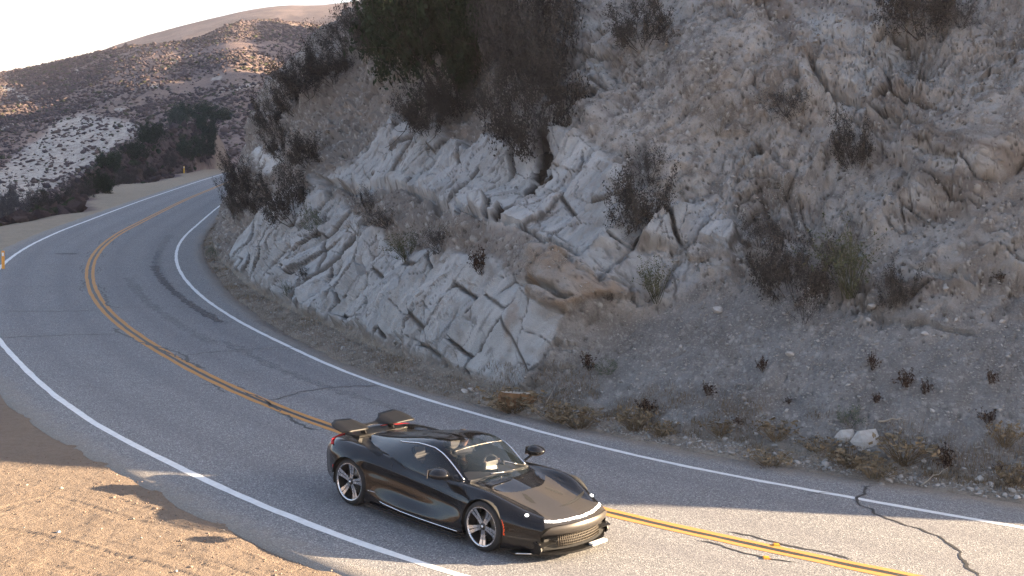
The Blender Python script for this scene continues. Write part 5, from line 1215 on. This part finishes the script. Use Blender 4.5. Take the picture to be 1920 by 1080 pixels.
SHRUBS = [
 (845, 172, 225, 235, 'green', 'large dark green bush at the very top of the bank'),
 (775, 120, 130, 140, 'green', 'dark green bush on the left edge of the large green bush'),
 (900, 110, 120, 140, 'green', 'dark green bush between the large green bush and the big brown brush'),
 (1005, 262, 160, 150, 'brush', 'lower mass of dark brown brush hanging above the black seam'),
 (1010, 165, 185, 165, 'brush', 'upper mass of dark brown brush beside the large green bush'),
 (1050, 210, 90, 110, 'dry', 'dry brown twigs on the right edge of the big brown brush'),
 (735, 75, 110, 100, 'brush', 'dark brush filling the gap left of the large green bush'),
 (960, 120, 110, 150, 'brush', 'dark brush between the green bushes and the big brown brush'),
 (880, 60, 140, 110, 'green', 'dark green crown at the top edge above the large bush'),
 (1000, 60, 150, 90, 'brush', 'dark brown brush at the top edge above the hanging mass'),
 (905, 215, 70, 60, 'dry', 'dry twigs hanging between the green bush and the brown brush'),
 (640, 105, 110, 70, 'dry', 'spiky dry shrub on the skyline ridge left of the green bush'),
 (690, 92, 90, 90, 'brush', 'dark brush on the ridge just left of the green bush'),
 (572, 165, 90, 62, 'brush', 'dark brush on the skyline above the far hill'),
 (545, 205, 70, 70, 'brush', 'dark brush on the left edge of the bank below the skyline shrubs'),
 (625, 140, 90, 60, 'brush', 'low dark brush below the spiky ridge shrub'),
 (798, 238, 105, 75, 'brush', 'dark shrub below the large green bush'),
 (858, 208, 130, 75, 'brush', 'dark scrub under the foot of the large green bush'),
 (578, 300, 62, 52, 'brush', 'dark shrub above the left end of the rock bench'),
 (522, 285, 52, 50, 'brush', 'dark shrub beside the white outcrop on the bank edge'),
 (507, 240, 60, 60, 'brush', 'dark shrub above the white outcrop on the bank edge'),
 (538, 402, 82, 80, 'brush', 'large dark shrub on the left shoulder of the rock face'),
 (482, 388, 60, 55, 'brush', 'dark shrub left of the large shoulder shrub'),
 (452, 372, 48, 70, 'brush', 'dark shrub overhanging the road bend at the bank corner'),
 (440, 405, 30, 45, 'brush', 'small dark shrub at the very corner of the bank above the edge line'),
 (588, 440, 46, 50, 'sage', 'greenish shrub in a joint of the lower rock face'),
 (690, 398, 46, 50, 'dry', 'brown shrub on the ledge under the upper slabs'),
 (757, 480, 66, 48, 'wispy', 'tuft of green stems in the middle of the ledge'),
 (818, 468, 66, 52, 'dry', 'brown brush right of the green tuft on the ledge'),
 (665, 440, 80, 40, 'pale', 'low pale scrub on the ledge left of the green tuft'),
 (720, 425, 80, 40, 'dry', 'low brown scrub on the ledge above the green tuft'),
 (860, 440, 70, 40, 'pale', 'low pale scrub under the overhanging slab'),
 (900, 508, 42, 50, 'rusty', 'narrow dark shrub at the right end of the ledge'),
 (992, 508, 56, 56, 'pale', 'pale twiggy shrub above the rust-coloured outcrop'),
 (1045, 500, 45, 35, 'pale', 'small pale twigs on top of the rust-coloured outcrop'),
 (1195, 418, 105, 90, 'brush', 'dark round shrub right of the cracked pale slabs'),
 (1212, 335, 70, 58, 'dry', 'upright dry stems just above the dark round shrub'),
 (1228, 555, 62, 72, 'wispy', 'wispy green shrub at the tip of the scree fan'),
 (1145, 568, 26, 25, 'dry', 'tiny dry shrub at the left edge of the scree'),
 (1345, 242, 82, 72, 'pale', 'grey twiggy shrub on the bare soil right of the big brush'),
 (1468, 214, 84, 50, 'dry', 'dark low shrub under the long fissure'),
 (1605, 304, 68, 78, 'brush', 'dark shrub standing alone on the folded strata'),
 (1458, 385, 70, 66, 'pale', 'sparse olive-grey shrub in the middle of the soil slope'),
 (1418, 460, 62, 62, 'dry', 'brown shrub left above the big dark shrub'),
 (1492, 548, 128, 108, 'brush', 'big dark round shrub on the right of the slope'),
 (1596, 548, 90, 118, 'wispy', 'upright yellow-green broom beside the big dark shrub'),
 (1508, 598, 105, 72, 'seedy', 'shrub with pale seed heads below the big dark shrub'),
 (1678, 562, 66, 56, 'brush', 'dark shrub right of the yellow-green broom'),
 (1732, 52, 122, 85, 'brush', 'dark shrub at the top right corner of the bank'),
 (1806, 48, 62, 46, 'dry', 'small dry shrub right of the top corner shrub'),
 (1205, 72, 92, 72, 'brush', 'dark shrub at the top edge right of the big brown brush'),
 (1060, 45, 70, 60, 'dry', 'dry twigs at the top edge above the big brown brush'),
 (1870, 525, 34, 28, 'rusty', 'small reddish shrub near the right edge of the slope'),
 (566, 520, 30, 26, 'dry', 'small brown shrub in the foot of the lower rock'),
 (537, 560, 18, 34, 'sage', 'small green plant at the foot of the lower rock'),
 (398, 482, 22, 34, 'sage', 'green plant at the far end of the rock foot'),
 (1140, 695, 46, 28, 'sage', 'low green plant on the scree above the grass'),
 (1592, 792, 46, 38, 'sage', 'green plant on the scree above the pale block'),
 (1100, 690, 30, 40, 'rusty', 'brown dead plant left on the scree'),
 (1325, 735, 34, 30, 'rusty', 'dark red dead plant low on the scree fan'),
 (1428, 690, 28, 34, 'rusty', 'dark red dead plant on the scree under the seed-head shrub'),
 (1476, 752, 34, 36, 'rusty', 'dark red dead plant low in the middle of the scree'),
 (1632, 690, 30, 52, 'rusty', 'upper dark red dead plant on the right scree'),
 (1640, 752, 36, 46, 'rusty', 'dark red dead plant above the pale block'),
 (1700, 722, 42, 50, 'rusty', 'tall dark red dead plant right of the pale block'),
 (1732, 735, 34, 34, 'rusty', 'short dark red dead plant beside the tall one'),
 (1856, 715, 36, 42, 'rusty', 'dark red dead plant near the right edge'),
 (1850, 790, 50, 34, 'rusty', 'dark brown dead stalks near the right edge of the scree'),
 (1775, 872, 40, 52, 'rusty', 'dark red dead plant near the road right of the pale block'),
 (1868, 878, 26, 24, 'rusty', 'small dark dead plant by the road at far right'),
 (1208, 772, 40, 34, 'rusty', 'brown dead stalks by the grass right of the stump'),
 (1380, 790, 40, 30, 'rusty', 'brown dead stalks at the toe of the scree fan'),
]
for k, (x, y, w, h, kd, lb) in enumerate(SHRUBS):
    f_ = random.uniform(.35, .9) if kd == 'rusty' else 1.1 if kd in ('brush', 'green') else 1.0; plant(x, y, w*f_*random.uniform(.9, 1.15), h*f_, kd, lb, group='shrubs on the cut bank')
GRASS = [(960, 765, 90, 40, 'straw-coloured grass clump round the tree stump'), (1045, 785, 55, 42, 'greenish straw grass clump right of the stump'), (1085, 795, 60, 44, 'straw grass clump midway along the verge'), (1190, 800, 52, 42, 'rusty straw grass clump below the left scree'), (1240, 812, 40, 34, 'straw grass clump left of the bare verge'),
         (1455, 818, 60, 38, 'brown grass clump at the toe of the right scree'), (1345, 812, 40, 34, 'thin grass clump below the scree fan'), (1600, 868, 70, 36, 'orange-brown grass below the pale block'), (1700, 862, 80, 46, 'straw grass right of the pale block'), (1640, 890, 60, 40, 'green-brown grass beside the crack in the road'), (1885, 830, 42, 44, 'yellow grass clump near the right edge'),
         (1440, 868, 60, 30, 'brown grass beside the white rocks'), (1530, 838, 50, 30, 'dull grass left of the pale block'), (1902, 905, 44, 46, 'tall grass at the right edge by the road')]
for x, y, w, h, lb in GRASS: plant(x, y, w*1.2, h*.85, 'grass', lb, 'grass_clump', 'grass', 'dry grass clumps along the verge', .1)
# bushes on the dark hillside beyond the bend
FAR = [(190, 362, 44, 26, 'green', 'dark green bush at the end of the far turnout'), (285, 272, 46, 26, 'green', 'green bush on the crest of the dark hillside'), (345, 300, 40, 26, 'green', 'green bush in the middle of the dark hillside'), (335, 236, 34, 26, 'green', 'green bush below the top of the dark hillside'), (385, 226, 70, 20, 'green', 'flat dark trees along the top of the dark hillside'),
       (250, 300, 44, 24, 'green', 'green bush on the left of the dark hillside'), (205, 322, 44, 24, 'green', 'green bush lower left on the dark hillside'), (385, 268, 40, 30, 'green', 'green bush near the pale road cut'), (375, 305, 40, 26, 'green', 'green bush just above the far shoulder'), (270, 330, 34, 18, 'brush', 'brown bush above the far shoulder'), (235, 345, 34, 20, 'brush', 'brown bush beside the far turnout'), (310, 315, 40, 20, 'brush', 'brown bush between the far green bushes'), (150, 372, 50, 24, 'brush', 'brown bush left of the far turnout'), (100, 395, 60, 26, 'brush', 'brown brush by the left shoulder'), (45, 405, 60, 34, 'brush', 'dark brush at the left edge above the shoulder'), (10, 415, 40, 44, 'brush', 'dark brush at the far left edge')]
for x, y, w, h, kd, lb in FAR: plant(x, y, w*1.15, h*1.35, kd, lb, 'bush', 'bush', 'bushes on the hillside beyond the bend', 0, on_ground(x, y, 50))
print('plants', time.time()-_T0)
# ---------------------------------------------------------------- loose stones, gravel, dry grass, scrub on the far hills
ICO_V = np.array([(1, 0, 0), (0, 1, 0), (-1, 0, 0), (0, -1, 0), (0, 0, 1), (0, 0, -1), (.55, .6, .55), (-.6, -.5, .6)])
ICO_F = np.array([(0, 1, 6), (1, 4, 6), (4, 0, 6), (1, 2, 4), (2, 3, 7), (3, 4, 7), (4, 2, 7), (3, 0, 4), (1, 0, 5), (2, 1, 5), (3, 2, 5), (0, 3, 5)])
def scatter(pos, size, seed, flat=.65, jit=.28, smooth=False):
    rg = np.random.default_rng(seed); n = len(pos); a = rg.uniform(0, 6.28, n); v = ICO_V[None]*(1+rg.uniform(-jit, jit, (n, 8, 1)))
    sc = np.stack([rg.uniform(.7, 1.3, n), rg.uniform(.6, 1.1, n), rg.uniform(.6, 1.1, n)*flat], 1)*np.asarray(size)[:, None]; v = v*sc[:, None]
    t_ = rg.normal(0, .35, n); v = np.stack([v[..., 0]*np.cos(t_)[:, None]-v[..., 2]*np.sin(t_)[:, None], v[..., 1], v[..., 0]*np.sin(t_)[:, None]+v[..., 2]*np.cos(t_)[:, None]], -1)
    v = np.stack([v[..., 0]*np.cos(a)[:, None]-v[..., 1]*np.sin(a)[:, None], v[..., 0]*np.sin(a)[:, None]+v[..., 1]*np.cos(a)[:, None], v[..., 2]], -1)+pos[:, None]
    F_ = (np.arange(n)[:, None, None]*8+ICO_F[None]).reshape(-1, 3); me = mesh_np('stones', v.reshape(-1, 3), F_, smooth); attr(me, 'hue', np.repeat(rg.uniform(0, 1, n), 8)); return me
t = NT('stones'); n = t.noise(12, t.pos(), 3); c = t.mix(t.attr('hue'), (.16, .153, .145), (.42, .40, .375)); c = t.mix(t.ramp(n, [(.4, 0), (.75, .5)]), c, (.21, .19, .165)); t.set(Base_Color=c, Roughness=.95, Specular_IOR_Level=.15); M_STONE = t.m
def grid_pick(mask, n, seed, w=None):
    k = np.flatnonzero(mask.ravel()); rg = np.random.default_rng(seed); p = None
    if w is not None: p = w.ravel()[k]; p = p/p.sum()
    k = rg.choice(k, n, p=p); return CLIFF_V.reshape(-1, 3)[k], CLIFF_N.reshape(-1, 3)[k], k
vis = (CLIFF_PX[0] > -40) & (CLIFF_PX[0] < 1960) & (CLIFF_PX[1] > -40) & (CLIFF_V[..., 1] < 75)
P_, N_, _ = grid_pick(vis & (m_scree > .5), 7000, 1); rg = np.random.default_rng(2)
link('scree_gravel', scatter(P_+N_*.004, rg.gamma(2.0, .0065, len(P_))+.007, 3), M_STONE, kind='stuff')['label'] = 'loose grey gravel on the scree'
P_, N_, _ = grid_pick(vis & (vg > .5) & (T > .2), 5000, 4, (.15+(CLIFF_PX[0] > 900)+.5*(CLIFF_PX[1] > 600))*1.0)
link('verge_gravel', scatter(P_+N_*.004, rg.gamma(1.6, .008, len(P_))+.007, 5), M_STONE, kind='stuff')['label'] = 'gravel and crumbs along the verge'
P_, N_, _ = grid_pick(vis & (soil > .5), 6000, 6)
link('slope_rubble', scatter(P_+N_*.006, rg.gamma(1.6, .012, len(P_))+.010, 7), M_STONE, kind='stuff')['label'] = 'small stones sticking out of the soil slope'
# turnout pebbles
xs = rg.uniform(-8.6, .4, 9000); ys = rg.uniform(12.9, 19.2, 9000); ii, oo = road_frame(xs, ys, 2); keep = (-oo-EDGE_OUT[ii] > .05) & (rg.uniform(0, 1, 9000) < .18+.82*sstep(1.2, .2, -oo-EDGE_OUT[ii])); xs, ys = xs[keep], ys[keep]
zs = np.array([turnout_z(a, b) for a, b in zip(xs, ys)])
t = NT('turnout_pebbles'); c = t.mix(t.attr('hue'), (.12, .08, .06), (.28, .21, .165)); t.set(Base_Color=c, Roughness=.95); M_PEB = t.m
link('pebbles', scatter(np.stack([xs, ys, zs+.002], 1), rg.gamma(1.5, .0045, len(xs))+.004, 8), M_PEB, kind='stuff')['label'] = 'pebbles scattered on the dirt turnout'
# larger stones, one by one
def rock_mesh(seed, sub=2):
    bm = bmesh.new(); bmesh.ops.create_icosphere(bm, subdivisions=sub, radius=1); rg = np.random.default_rng(seed)
    pl = rg.normal(0, 1, (9, 3)); pl /= np.linalg.norm(pl, axis=1)[:, None]; dd = rg.uniform(.55, .9, 9)
    for v in bm.verts:
        c = np.array(v.co)
        for p, d in zip(pl, dd):
            e = c@p-d
            if e > 0: c = c-p*e
        v.co = Vector(c*(1+rg.normal(0, .02)))
    me = bpy.data.meshes.new('rock'); bm.to_mesh(me); bm.free(); attr(me, 'hue', np.full(len(me.vertices), rg.uniform(.25, 1))); return me
RM = [rock_mesh(k) for k in range(10)]; SLABM = rock_mesh(41, 1); SLABM.materials.append(M_STONE)
for m in RM: m.materials.append(M_STONE)
def rock(p, s, parent, k=None, fl=.7, name='rock'):
    o = bpy.data.objects.new(name, RM[random.randrange(10) if k is None else k]); col.objects.link(o); o.parent = parent; o.location = p; o.scale = (s*random.uniform(.8, 1.3), s*random.uniform(.7, 1.1), s*fl*random.uniform(.7, 1.1)); o.rotation_euler = (random.uniform(-.4, .4), random.uniform(-.4, .4), random.uniform(0, 6.3)); return o
Pv, Nv, _ = grid_pick(vis & (U > -.6) & (U < .5) & (CLIFF_PX[0] > 850), 130, 11, sstep(900, 1700, CLIFF_PX[0])+.15)
for p, n in zip(Pv, Nv): rock(Vector(p)+Vector(n)*.012, random.uniform(.02, .065)**1.0, verge)
Pv, Nv, _ = grid_pick(vis & (vg > .5) & (T > .25) & (CLIFF_PX[0] < 900), 45, 12)
for p, n in zip(Pv, Nv): rock(Vector(p)+Vector(n)*.012, random.uniform(.025, .07), verge)
Pv, Nv, _ = grid_pick(vis & (soil > .5) & (CLIFF_PX[1] > 380) & (CLIFF_PX[0] > 1250), 70, 13)
for p, n in zip(Pv, Nv): rock(Vector(p)+Vector(n)*.01, random.uniform(.03, .085), cliff)
Pv, Nv, _ = grid_pick(vis & (soil > .5) & (CLIFF_PX[1] < 250) & (CLIFF_PX[0] < 800), 45, 14)
for p, n in zip(Pv, Nv): rock(Vector(p)+Vector(n)*.01, random.uniform(.04, .11), cliff)
for x, y, s in ((1345, 578, 24), (1632, 577, 20), (1600, 600, 10), (1537, 604, 9), (1275, 645, 10), (1485, 660, 16), (1712, 660, 10), (1745, 768, 12), (885, 726, 16), (1490, 863, 16), (1550, 868, 22), (1690, 890, 14), (1760, 905, 12), (1862, 905, 14), (1820, 912, 16), (1895, 915, 14), (1410, 850, 10), (1655, 905, 12), (1730, 880, 10), (872, 728, 12), (940, 742, 12), (1370, 845, 12)):
    p, n = on_cliff(x, y); rock(p+n*.01, s*(p.length/CAM_F)*.55, cliff if y < 820 else verge)
p, n = on_cliff(1600, 812); s_ = p.length/CAM_F
for dx, w_, h_ in ((0, 38, 24), (42, 50, 34)):
    pp, nn = on_cliff(1588+dx, 815+dx*.25); o = rock(pp-nn*.03, 1, cliff, 3+dx % 3, name='pale_block'); o.data = SLABM; o.scale = (w_*s_*.75, .14, h_*s_*.85); o.rotation_euler = (R(-28), R(18), CAR_YAW+.35); o['label'] = 'pale flat block'
for x, y, s in ((110, 1000, 10), (250, 975, 8), (115, 918, 7), (50, 911, 6), (330, 1072, 8), (265, 1012, 4), (190, 995, 4), (45, 992, 4), (420, 995, 4), (300, 1010, 4)):
    q = ground_at(x, y); rock(Vector((q.x, q.y, turnout_z(q.x, q.y)+.01)), s*q.length/CAM_F*.5, turnout)
# ---- dry grass: thin blades along the verge and in patches on the slope
def grass(P0, hgt, seed, name, mat, label):
    rg = np.random.default_rng(seed); n = len(P0); a = rg.uniform(0, 6.28, n); ln_ = rg.uniform(.15, .75, n); d = np.stack([np.cos(a)*ln_, np.sin(a)*ln_, np.ones(n)], 1); d /= np.linalg.norm(d, axis=1)[:, None]
    w_ = np.stack([-np.sin(a), np.cos(a), np.zeros(n)], 1)*rg.uniform(.002, .0045, n)[:, None]; h_ = (hgt*rg.uniform(.4, 1.3, n))[:, None]
    m1 = P0+d*h_*.6; m2 = P0+d*h_+np.stack([np.cos(a), np.sin(a), -np.ones(n)*.5], 1)*h_*.18
    Vs = np.stack([P0-w_, P0+w_, m1+w_*.7, m1-w_*.7, m2], 1).reshape(-1, 3); o_ = np.arange(n)[:, None]*5
    F_ = np.concatenate([np.concatenate([o_+np.array([0, 1, 2]), o_+np.array([0, 2, 3])], 0), o_+np.array([3, 2, 4])], 0); me = mesh_np(name, Vs, F_, False); attr(me, 'hue', np.repeat(rg.uniform(0, 1, n), 5)); return link(name, me, mat, kind='stuff', label=label)
t = NT('dry_grass'); c = t.mix(t.attr('hue'), (.09, .063, .04), (.25, .19, .12)); t.set(Base_Color=c, Roughness=.9, Specular_IOR_Level=.1); M_DG = t.m
dens = (sstep(-.45, .1, U)*sstep(1.3, .3, U)*sstep(.0, .55, fbm(S*1.1, T*1.1, seed=700)+.25)*sstep(850, 980, CLIFF_PX[0])+.35*(1-sstep(850, 980, CLIFF_PX[0]))*sstep(-1.3, -.5, U)*sstep(.15, -.25, U)*sstep(.1, .6, fbm(S*.9, T*.9, seed=701)))
P_, N_, _ = grid_pick(vis & (dens > .02), 15000, 21, dens+1e-6)
grass(P_, .11, 22, 'dry_grass', M_DG, 'dry straw grass along the foot of the bank')
t = NT('brown_litter'); c = t.mix(t.attr('hue'), (.06, .045, .035), (.19, .15, .115)); t.set(Base_Color=c, Roughness=.9); M_LIT = t.m
ledge = sstep(-4, 14, inpoly(wx, wy, [(600, 360), (700, 358), (800, 390), (930, 450), (1010, 470), (1000, 500), (860, 478), (760, 462), (690, 425)]))
dens = ledge*up+.5*sstep(-1.5, -1.0, U)*sstep(.0, -.5, U)*(CLIFF_PX[0] < 900)+.25*m_scree*sstep(.15, .7, fbm(S*.9, T*.9, seed=702))*sstep(600, 760, CLIFF_PX[1])
P_, N_, _ = grid_pick(vis & (dens > .05), 13000, 23, dens+1e-6)
grass(P_, .085, 24, 'dead_scrub', M_LIT, 'low dead scrub on the ledge and the foot of the rock')
P_, N_, _ = grid_pick(vis & (soil > .5), 2500, 25, sstep(.1, .8, fbm(S*.5, T*.5, seed=703))+.02)
grass(P_, .12, 26, 'slope_stubble', M_LIT, 'thin dead stalks on the soil slope')
# ---- chaparral on the far hillside and the dark hillside
rg = np.random.default_rng(31); n = 80000; a = np.radians(rg.uniform(-27, -7, n)); r = np.sqrt(rg.uniform(170**2, 560**2, n)); cxx, cyy = r*np.sin(a), r*np.cos(a); cz, cp_ = terrain(cxx, cyy, True)
gx, gy = project(np.stack([cxx, cyy, cz], 1)); pl_ = inpoly(gx, gy, P_PALE) > 0; dn = fbm(cxx/30, cyy/30, seed=710)
k = (cp_['l1']) & (rg.uniform(0, 1, n) < np.where(pl_, .16, .45+.5*dn)); sz = rg.gamma(3, .12, n)+.15
me = scatter(np.stack([cxx, cyy, cz+sz*.2], 1)[k], sz[k], 32, .6, .3, True)
t = NT('chaparral'); c = t.ramp(t.attr('hue'), [(0, (.068, .055, .060)), (.45, (.10, .078, .080)), (.8, (.135, .10, .092)), (.9, (.06, .065, .038)), (1, (.075, .08, .045))]); t.set(Base_Color=c, Roughness=1.0, Specular_IOR_Level=.0); t.bump(t.noise(3.0, t.pos(), 3, .7), 1.0, .5); M_CHAP = t.m
link('chaparral', me, M_CHAP, kind='stuff', label='scrub covering the far hillside')
n = 9000; a = np.radians(rg.uniform(-25, -12.5, n)); r = rg.uniform(60, 250, n); cxx, cyy = r*np.sin(a), r*np.cos(a); cz, cp_ = terrain(cxx, cyy, True); k = (cp_['h1'] | (cp_['out']-cp_['wa'] > 1.0) & (cz > -22)) & (cp_['off'] < 0)
gx, gy = project(np.stack([cxx, cyy, cz], 1)); k &= polydist(gx, gy, [(386, 229), (398, 247), (411, 268), (424, 290), (436, 312)])[0] > 9
sz = rg.gamma(4, .09, n)+.15; t = NT('hillside_brush'); c = t.ramp(t.attr('hue'), [(0, (.04, .032, .034)), (.6, (.09, .068, .066)), (.82, (.12, .09, .08)), (.9, (.025, .04, .02)), (1, (.035, .05, .025))]); t.set(Base_Color=c, Roughness=1.0, Specular_IOR_Level=0.0); t.bump(t.noise(6, t.pos(), 3, .7), 1.0, .3)
link('hillside_brush', scatter(np.stack([cxx, cyy, cz+sz*.2], 1)[k], sz[k], 33, .8, .4, True), t.m, kind='stuff', label='low dark brush on the hillside beyond the bend')
print('stones', time.time()-_T0)
# ---------------------------------------------------------------- small things by the road
p, n = on_cliff(968, 748); s_ = p.length/CAM_F
stump = bpy.data.objects.new('tree_stump', None); col.objects.link(stump); stump.location = p-Vector((0, 0, .20)); stump.scale = (1.4, 1.25, 1.0); stump.rotation_euler = (R(-6), R(4), .3)
tag(stump, 'sawn tree stump with pale top and orange-brown bark at the rock foot', 'stump')
prof_ = [(1.18, 0), (1.06, .12), (1.0, .26), (.97, .40)]; V_ = []; ns = 28
for r_, z_ in prof_:
    for k in range(ns): q_ = 2*math.pi*k/ns; f_ = 1+.06*math.sin(3*q_+1)+.05*math.sin(7*q_)+random.uniform(-.015, .015); V_.append((.30*r_*f_*math.cos(q_), .22*r_*f_*math.sin(q_), z_))
F_ = [(i*ns+k, i*ns+(k+1) % ns, (i+1)*ns+(k+1) % ns, (i+1)*ns+k) for i in range(3) for k in range(ns)]
t = NT('stump_bark'); n_ = t.noise(10, t.mapping(t.obj(), (1, 1, .25)), 5, .7); t.set(Base_Color=t.ramp(n_, [(.35, (.10, .05, .022)), (.6, (.20, .105, .045)), (.8, (.20, .10, .05))]), Roughness=.9); t.bump(n_, .8, .03)
link('bark', mesh_np('bark', np.array(V_), np.array(F_)), t.m, stump)
top = V_[-ns:]; t = NT('sawn_wood'); n_ = t.noise(7, t.obj(), 4); t.set(Base_Color=t.ramp(n_, [(.35, (.34, .29, .23)), (.7, (.47, .42, .35))]), Roughness=.85)
link('cut_face', mesh_np('cut_face', np.array([(0, 0, .405)]+top), np.array([(0, 1+k, 1+(k+1) % ns) for k in range(ns)]), False), t.m, stump)
# scrap of paper on the verge
q = ground_at(877, 739, .04); me = mesh_np('paper_scrap', np.array([(-.09, -.05, 0), (.0, -.06, .03), (.09, -.05, .005), (-.09, .05, .01), (0, .05, .045), (.09, .05, .02), (-.09, -.05, -.004), (0, -.06, .026), (.09, -.05, .001), (-.09, .05, .006), (0, .05, .041), (.09, .05, .016)]), np.array([(0, 1, 4, 3), (1, 2, 5, 4), (6, 9, 10, 7), (7, 10, 11, 8), (0, 6, 7, 1), (1, 7, 8, 2), (3, 4, 10, 9), (4, 5, 11, 10), (0, 3, 9, 6), (2, 8, 11, 5)]), False)
o = link('paper_scrap', me, plain('white_paper', (.75, .75, .76), .8), None, 'folded scrap of white paper lying at the edge of the road', 'litter'); o.location = q; o.rotation_euler.z = -.5
# dry sticks on the toe of the scree
def stick(pts, r, lb):
    P_ = []
    for x, y in pts: a, b = on_cliff(x, y); P_.append(a+b*.025)
    P_ = [P_[0].lerp(P_[-1], k/6)+Vector((random.uniform(-.02, .02), random.uniform(-.02, .02), random.uniform(0, .03))) for k in range(7)]
    return tag(tube('dry_stick', P_, r, plain('bleached_wood', (.33, .28, .22), .9), None, 6, taper=[1, .95, .9, .8, .7, .55, .35]), lb, 'stick')
stick([(1728, 908), (1772, 878)], .010, 'pale dry stick lying across the rocks by the road'); stick([(1645, 790), (1688, 782)], .02, 'bleached crooked branch above the pale block'); stick([(1022, 755), (1040, 722)], .008, 'thin pale stalk leaning right of the stump')
# marker posts on the outside of the bend
def post(loc, h, w, colr, lb):
    r_ = bpy.data.objects.new('marker_post', None); col.objects.link(r_); r_.location = loc; tag(r_, lb, 'post'); m = plain('post_'+lb[:6], colr, .5)
    boxm('blade', (-w/2, -.012, 0), (w/2, .012, h), m, r_, .005); boxm('reflector', (-w*.32, -.018, h*.72), (w*.32, -.0125, h*.9), plain('white_reflector', (.75, .75, .72), .3), r_)
q = ground_at(6, 504); post(Vector((q.x, q.y, -.03)), .74, .12, (.75, .33, .05), 'orange marker post at the left edge of the picture')
q = on_ground(345, 325, 60); post(q, 1.1, .22, (.70, .42, .04), 'small yellow marker post by the far shoulder')
print('all', time.time()-_T0)
# ---------------------------------------------------------------- air: thin dust haze over the whole place
bm = bmesh.new(); bmesh.ops.create_cube(bm, size=1)
for v in bm.verts: v.co = Vector((v.co.x*7300, v.co.y*7300, -60 if v.co.z < 0 else 190))
me = bpy.data.meshes.new('haze'); bm.to_mesh(me); bm.free()
hm = bpy.data.materials.new('haze'); hm.use_nodes = True; ht = hm.node_tree
for n_ in list(ht.nodes):
    if n_.type != 'OUTPUT_MATERIAL': ht.nodes.remove(n_)
pv = ht.nodes.new('ShaderNodeVolumePrincipled'); pv.inputs['Color'].default_value = (.86, .80, .88, 1); pv.inputs['Density'].default_value = 0.00027; pv.inputs['Anisotropy'].default_value = .3
ht.links.new(pv.outputs[0], [n_ for n_ in ht.nodes if n_.type == 'OUTPUT_MATERIAL'][0].inputs['Volume'])
link('haze', me, hm, kind='stuff', label='thin dusty haze in the air')
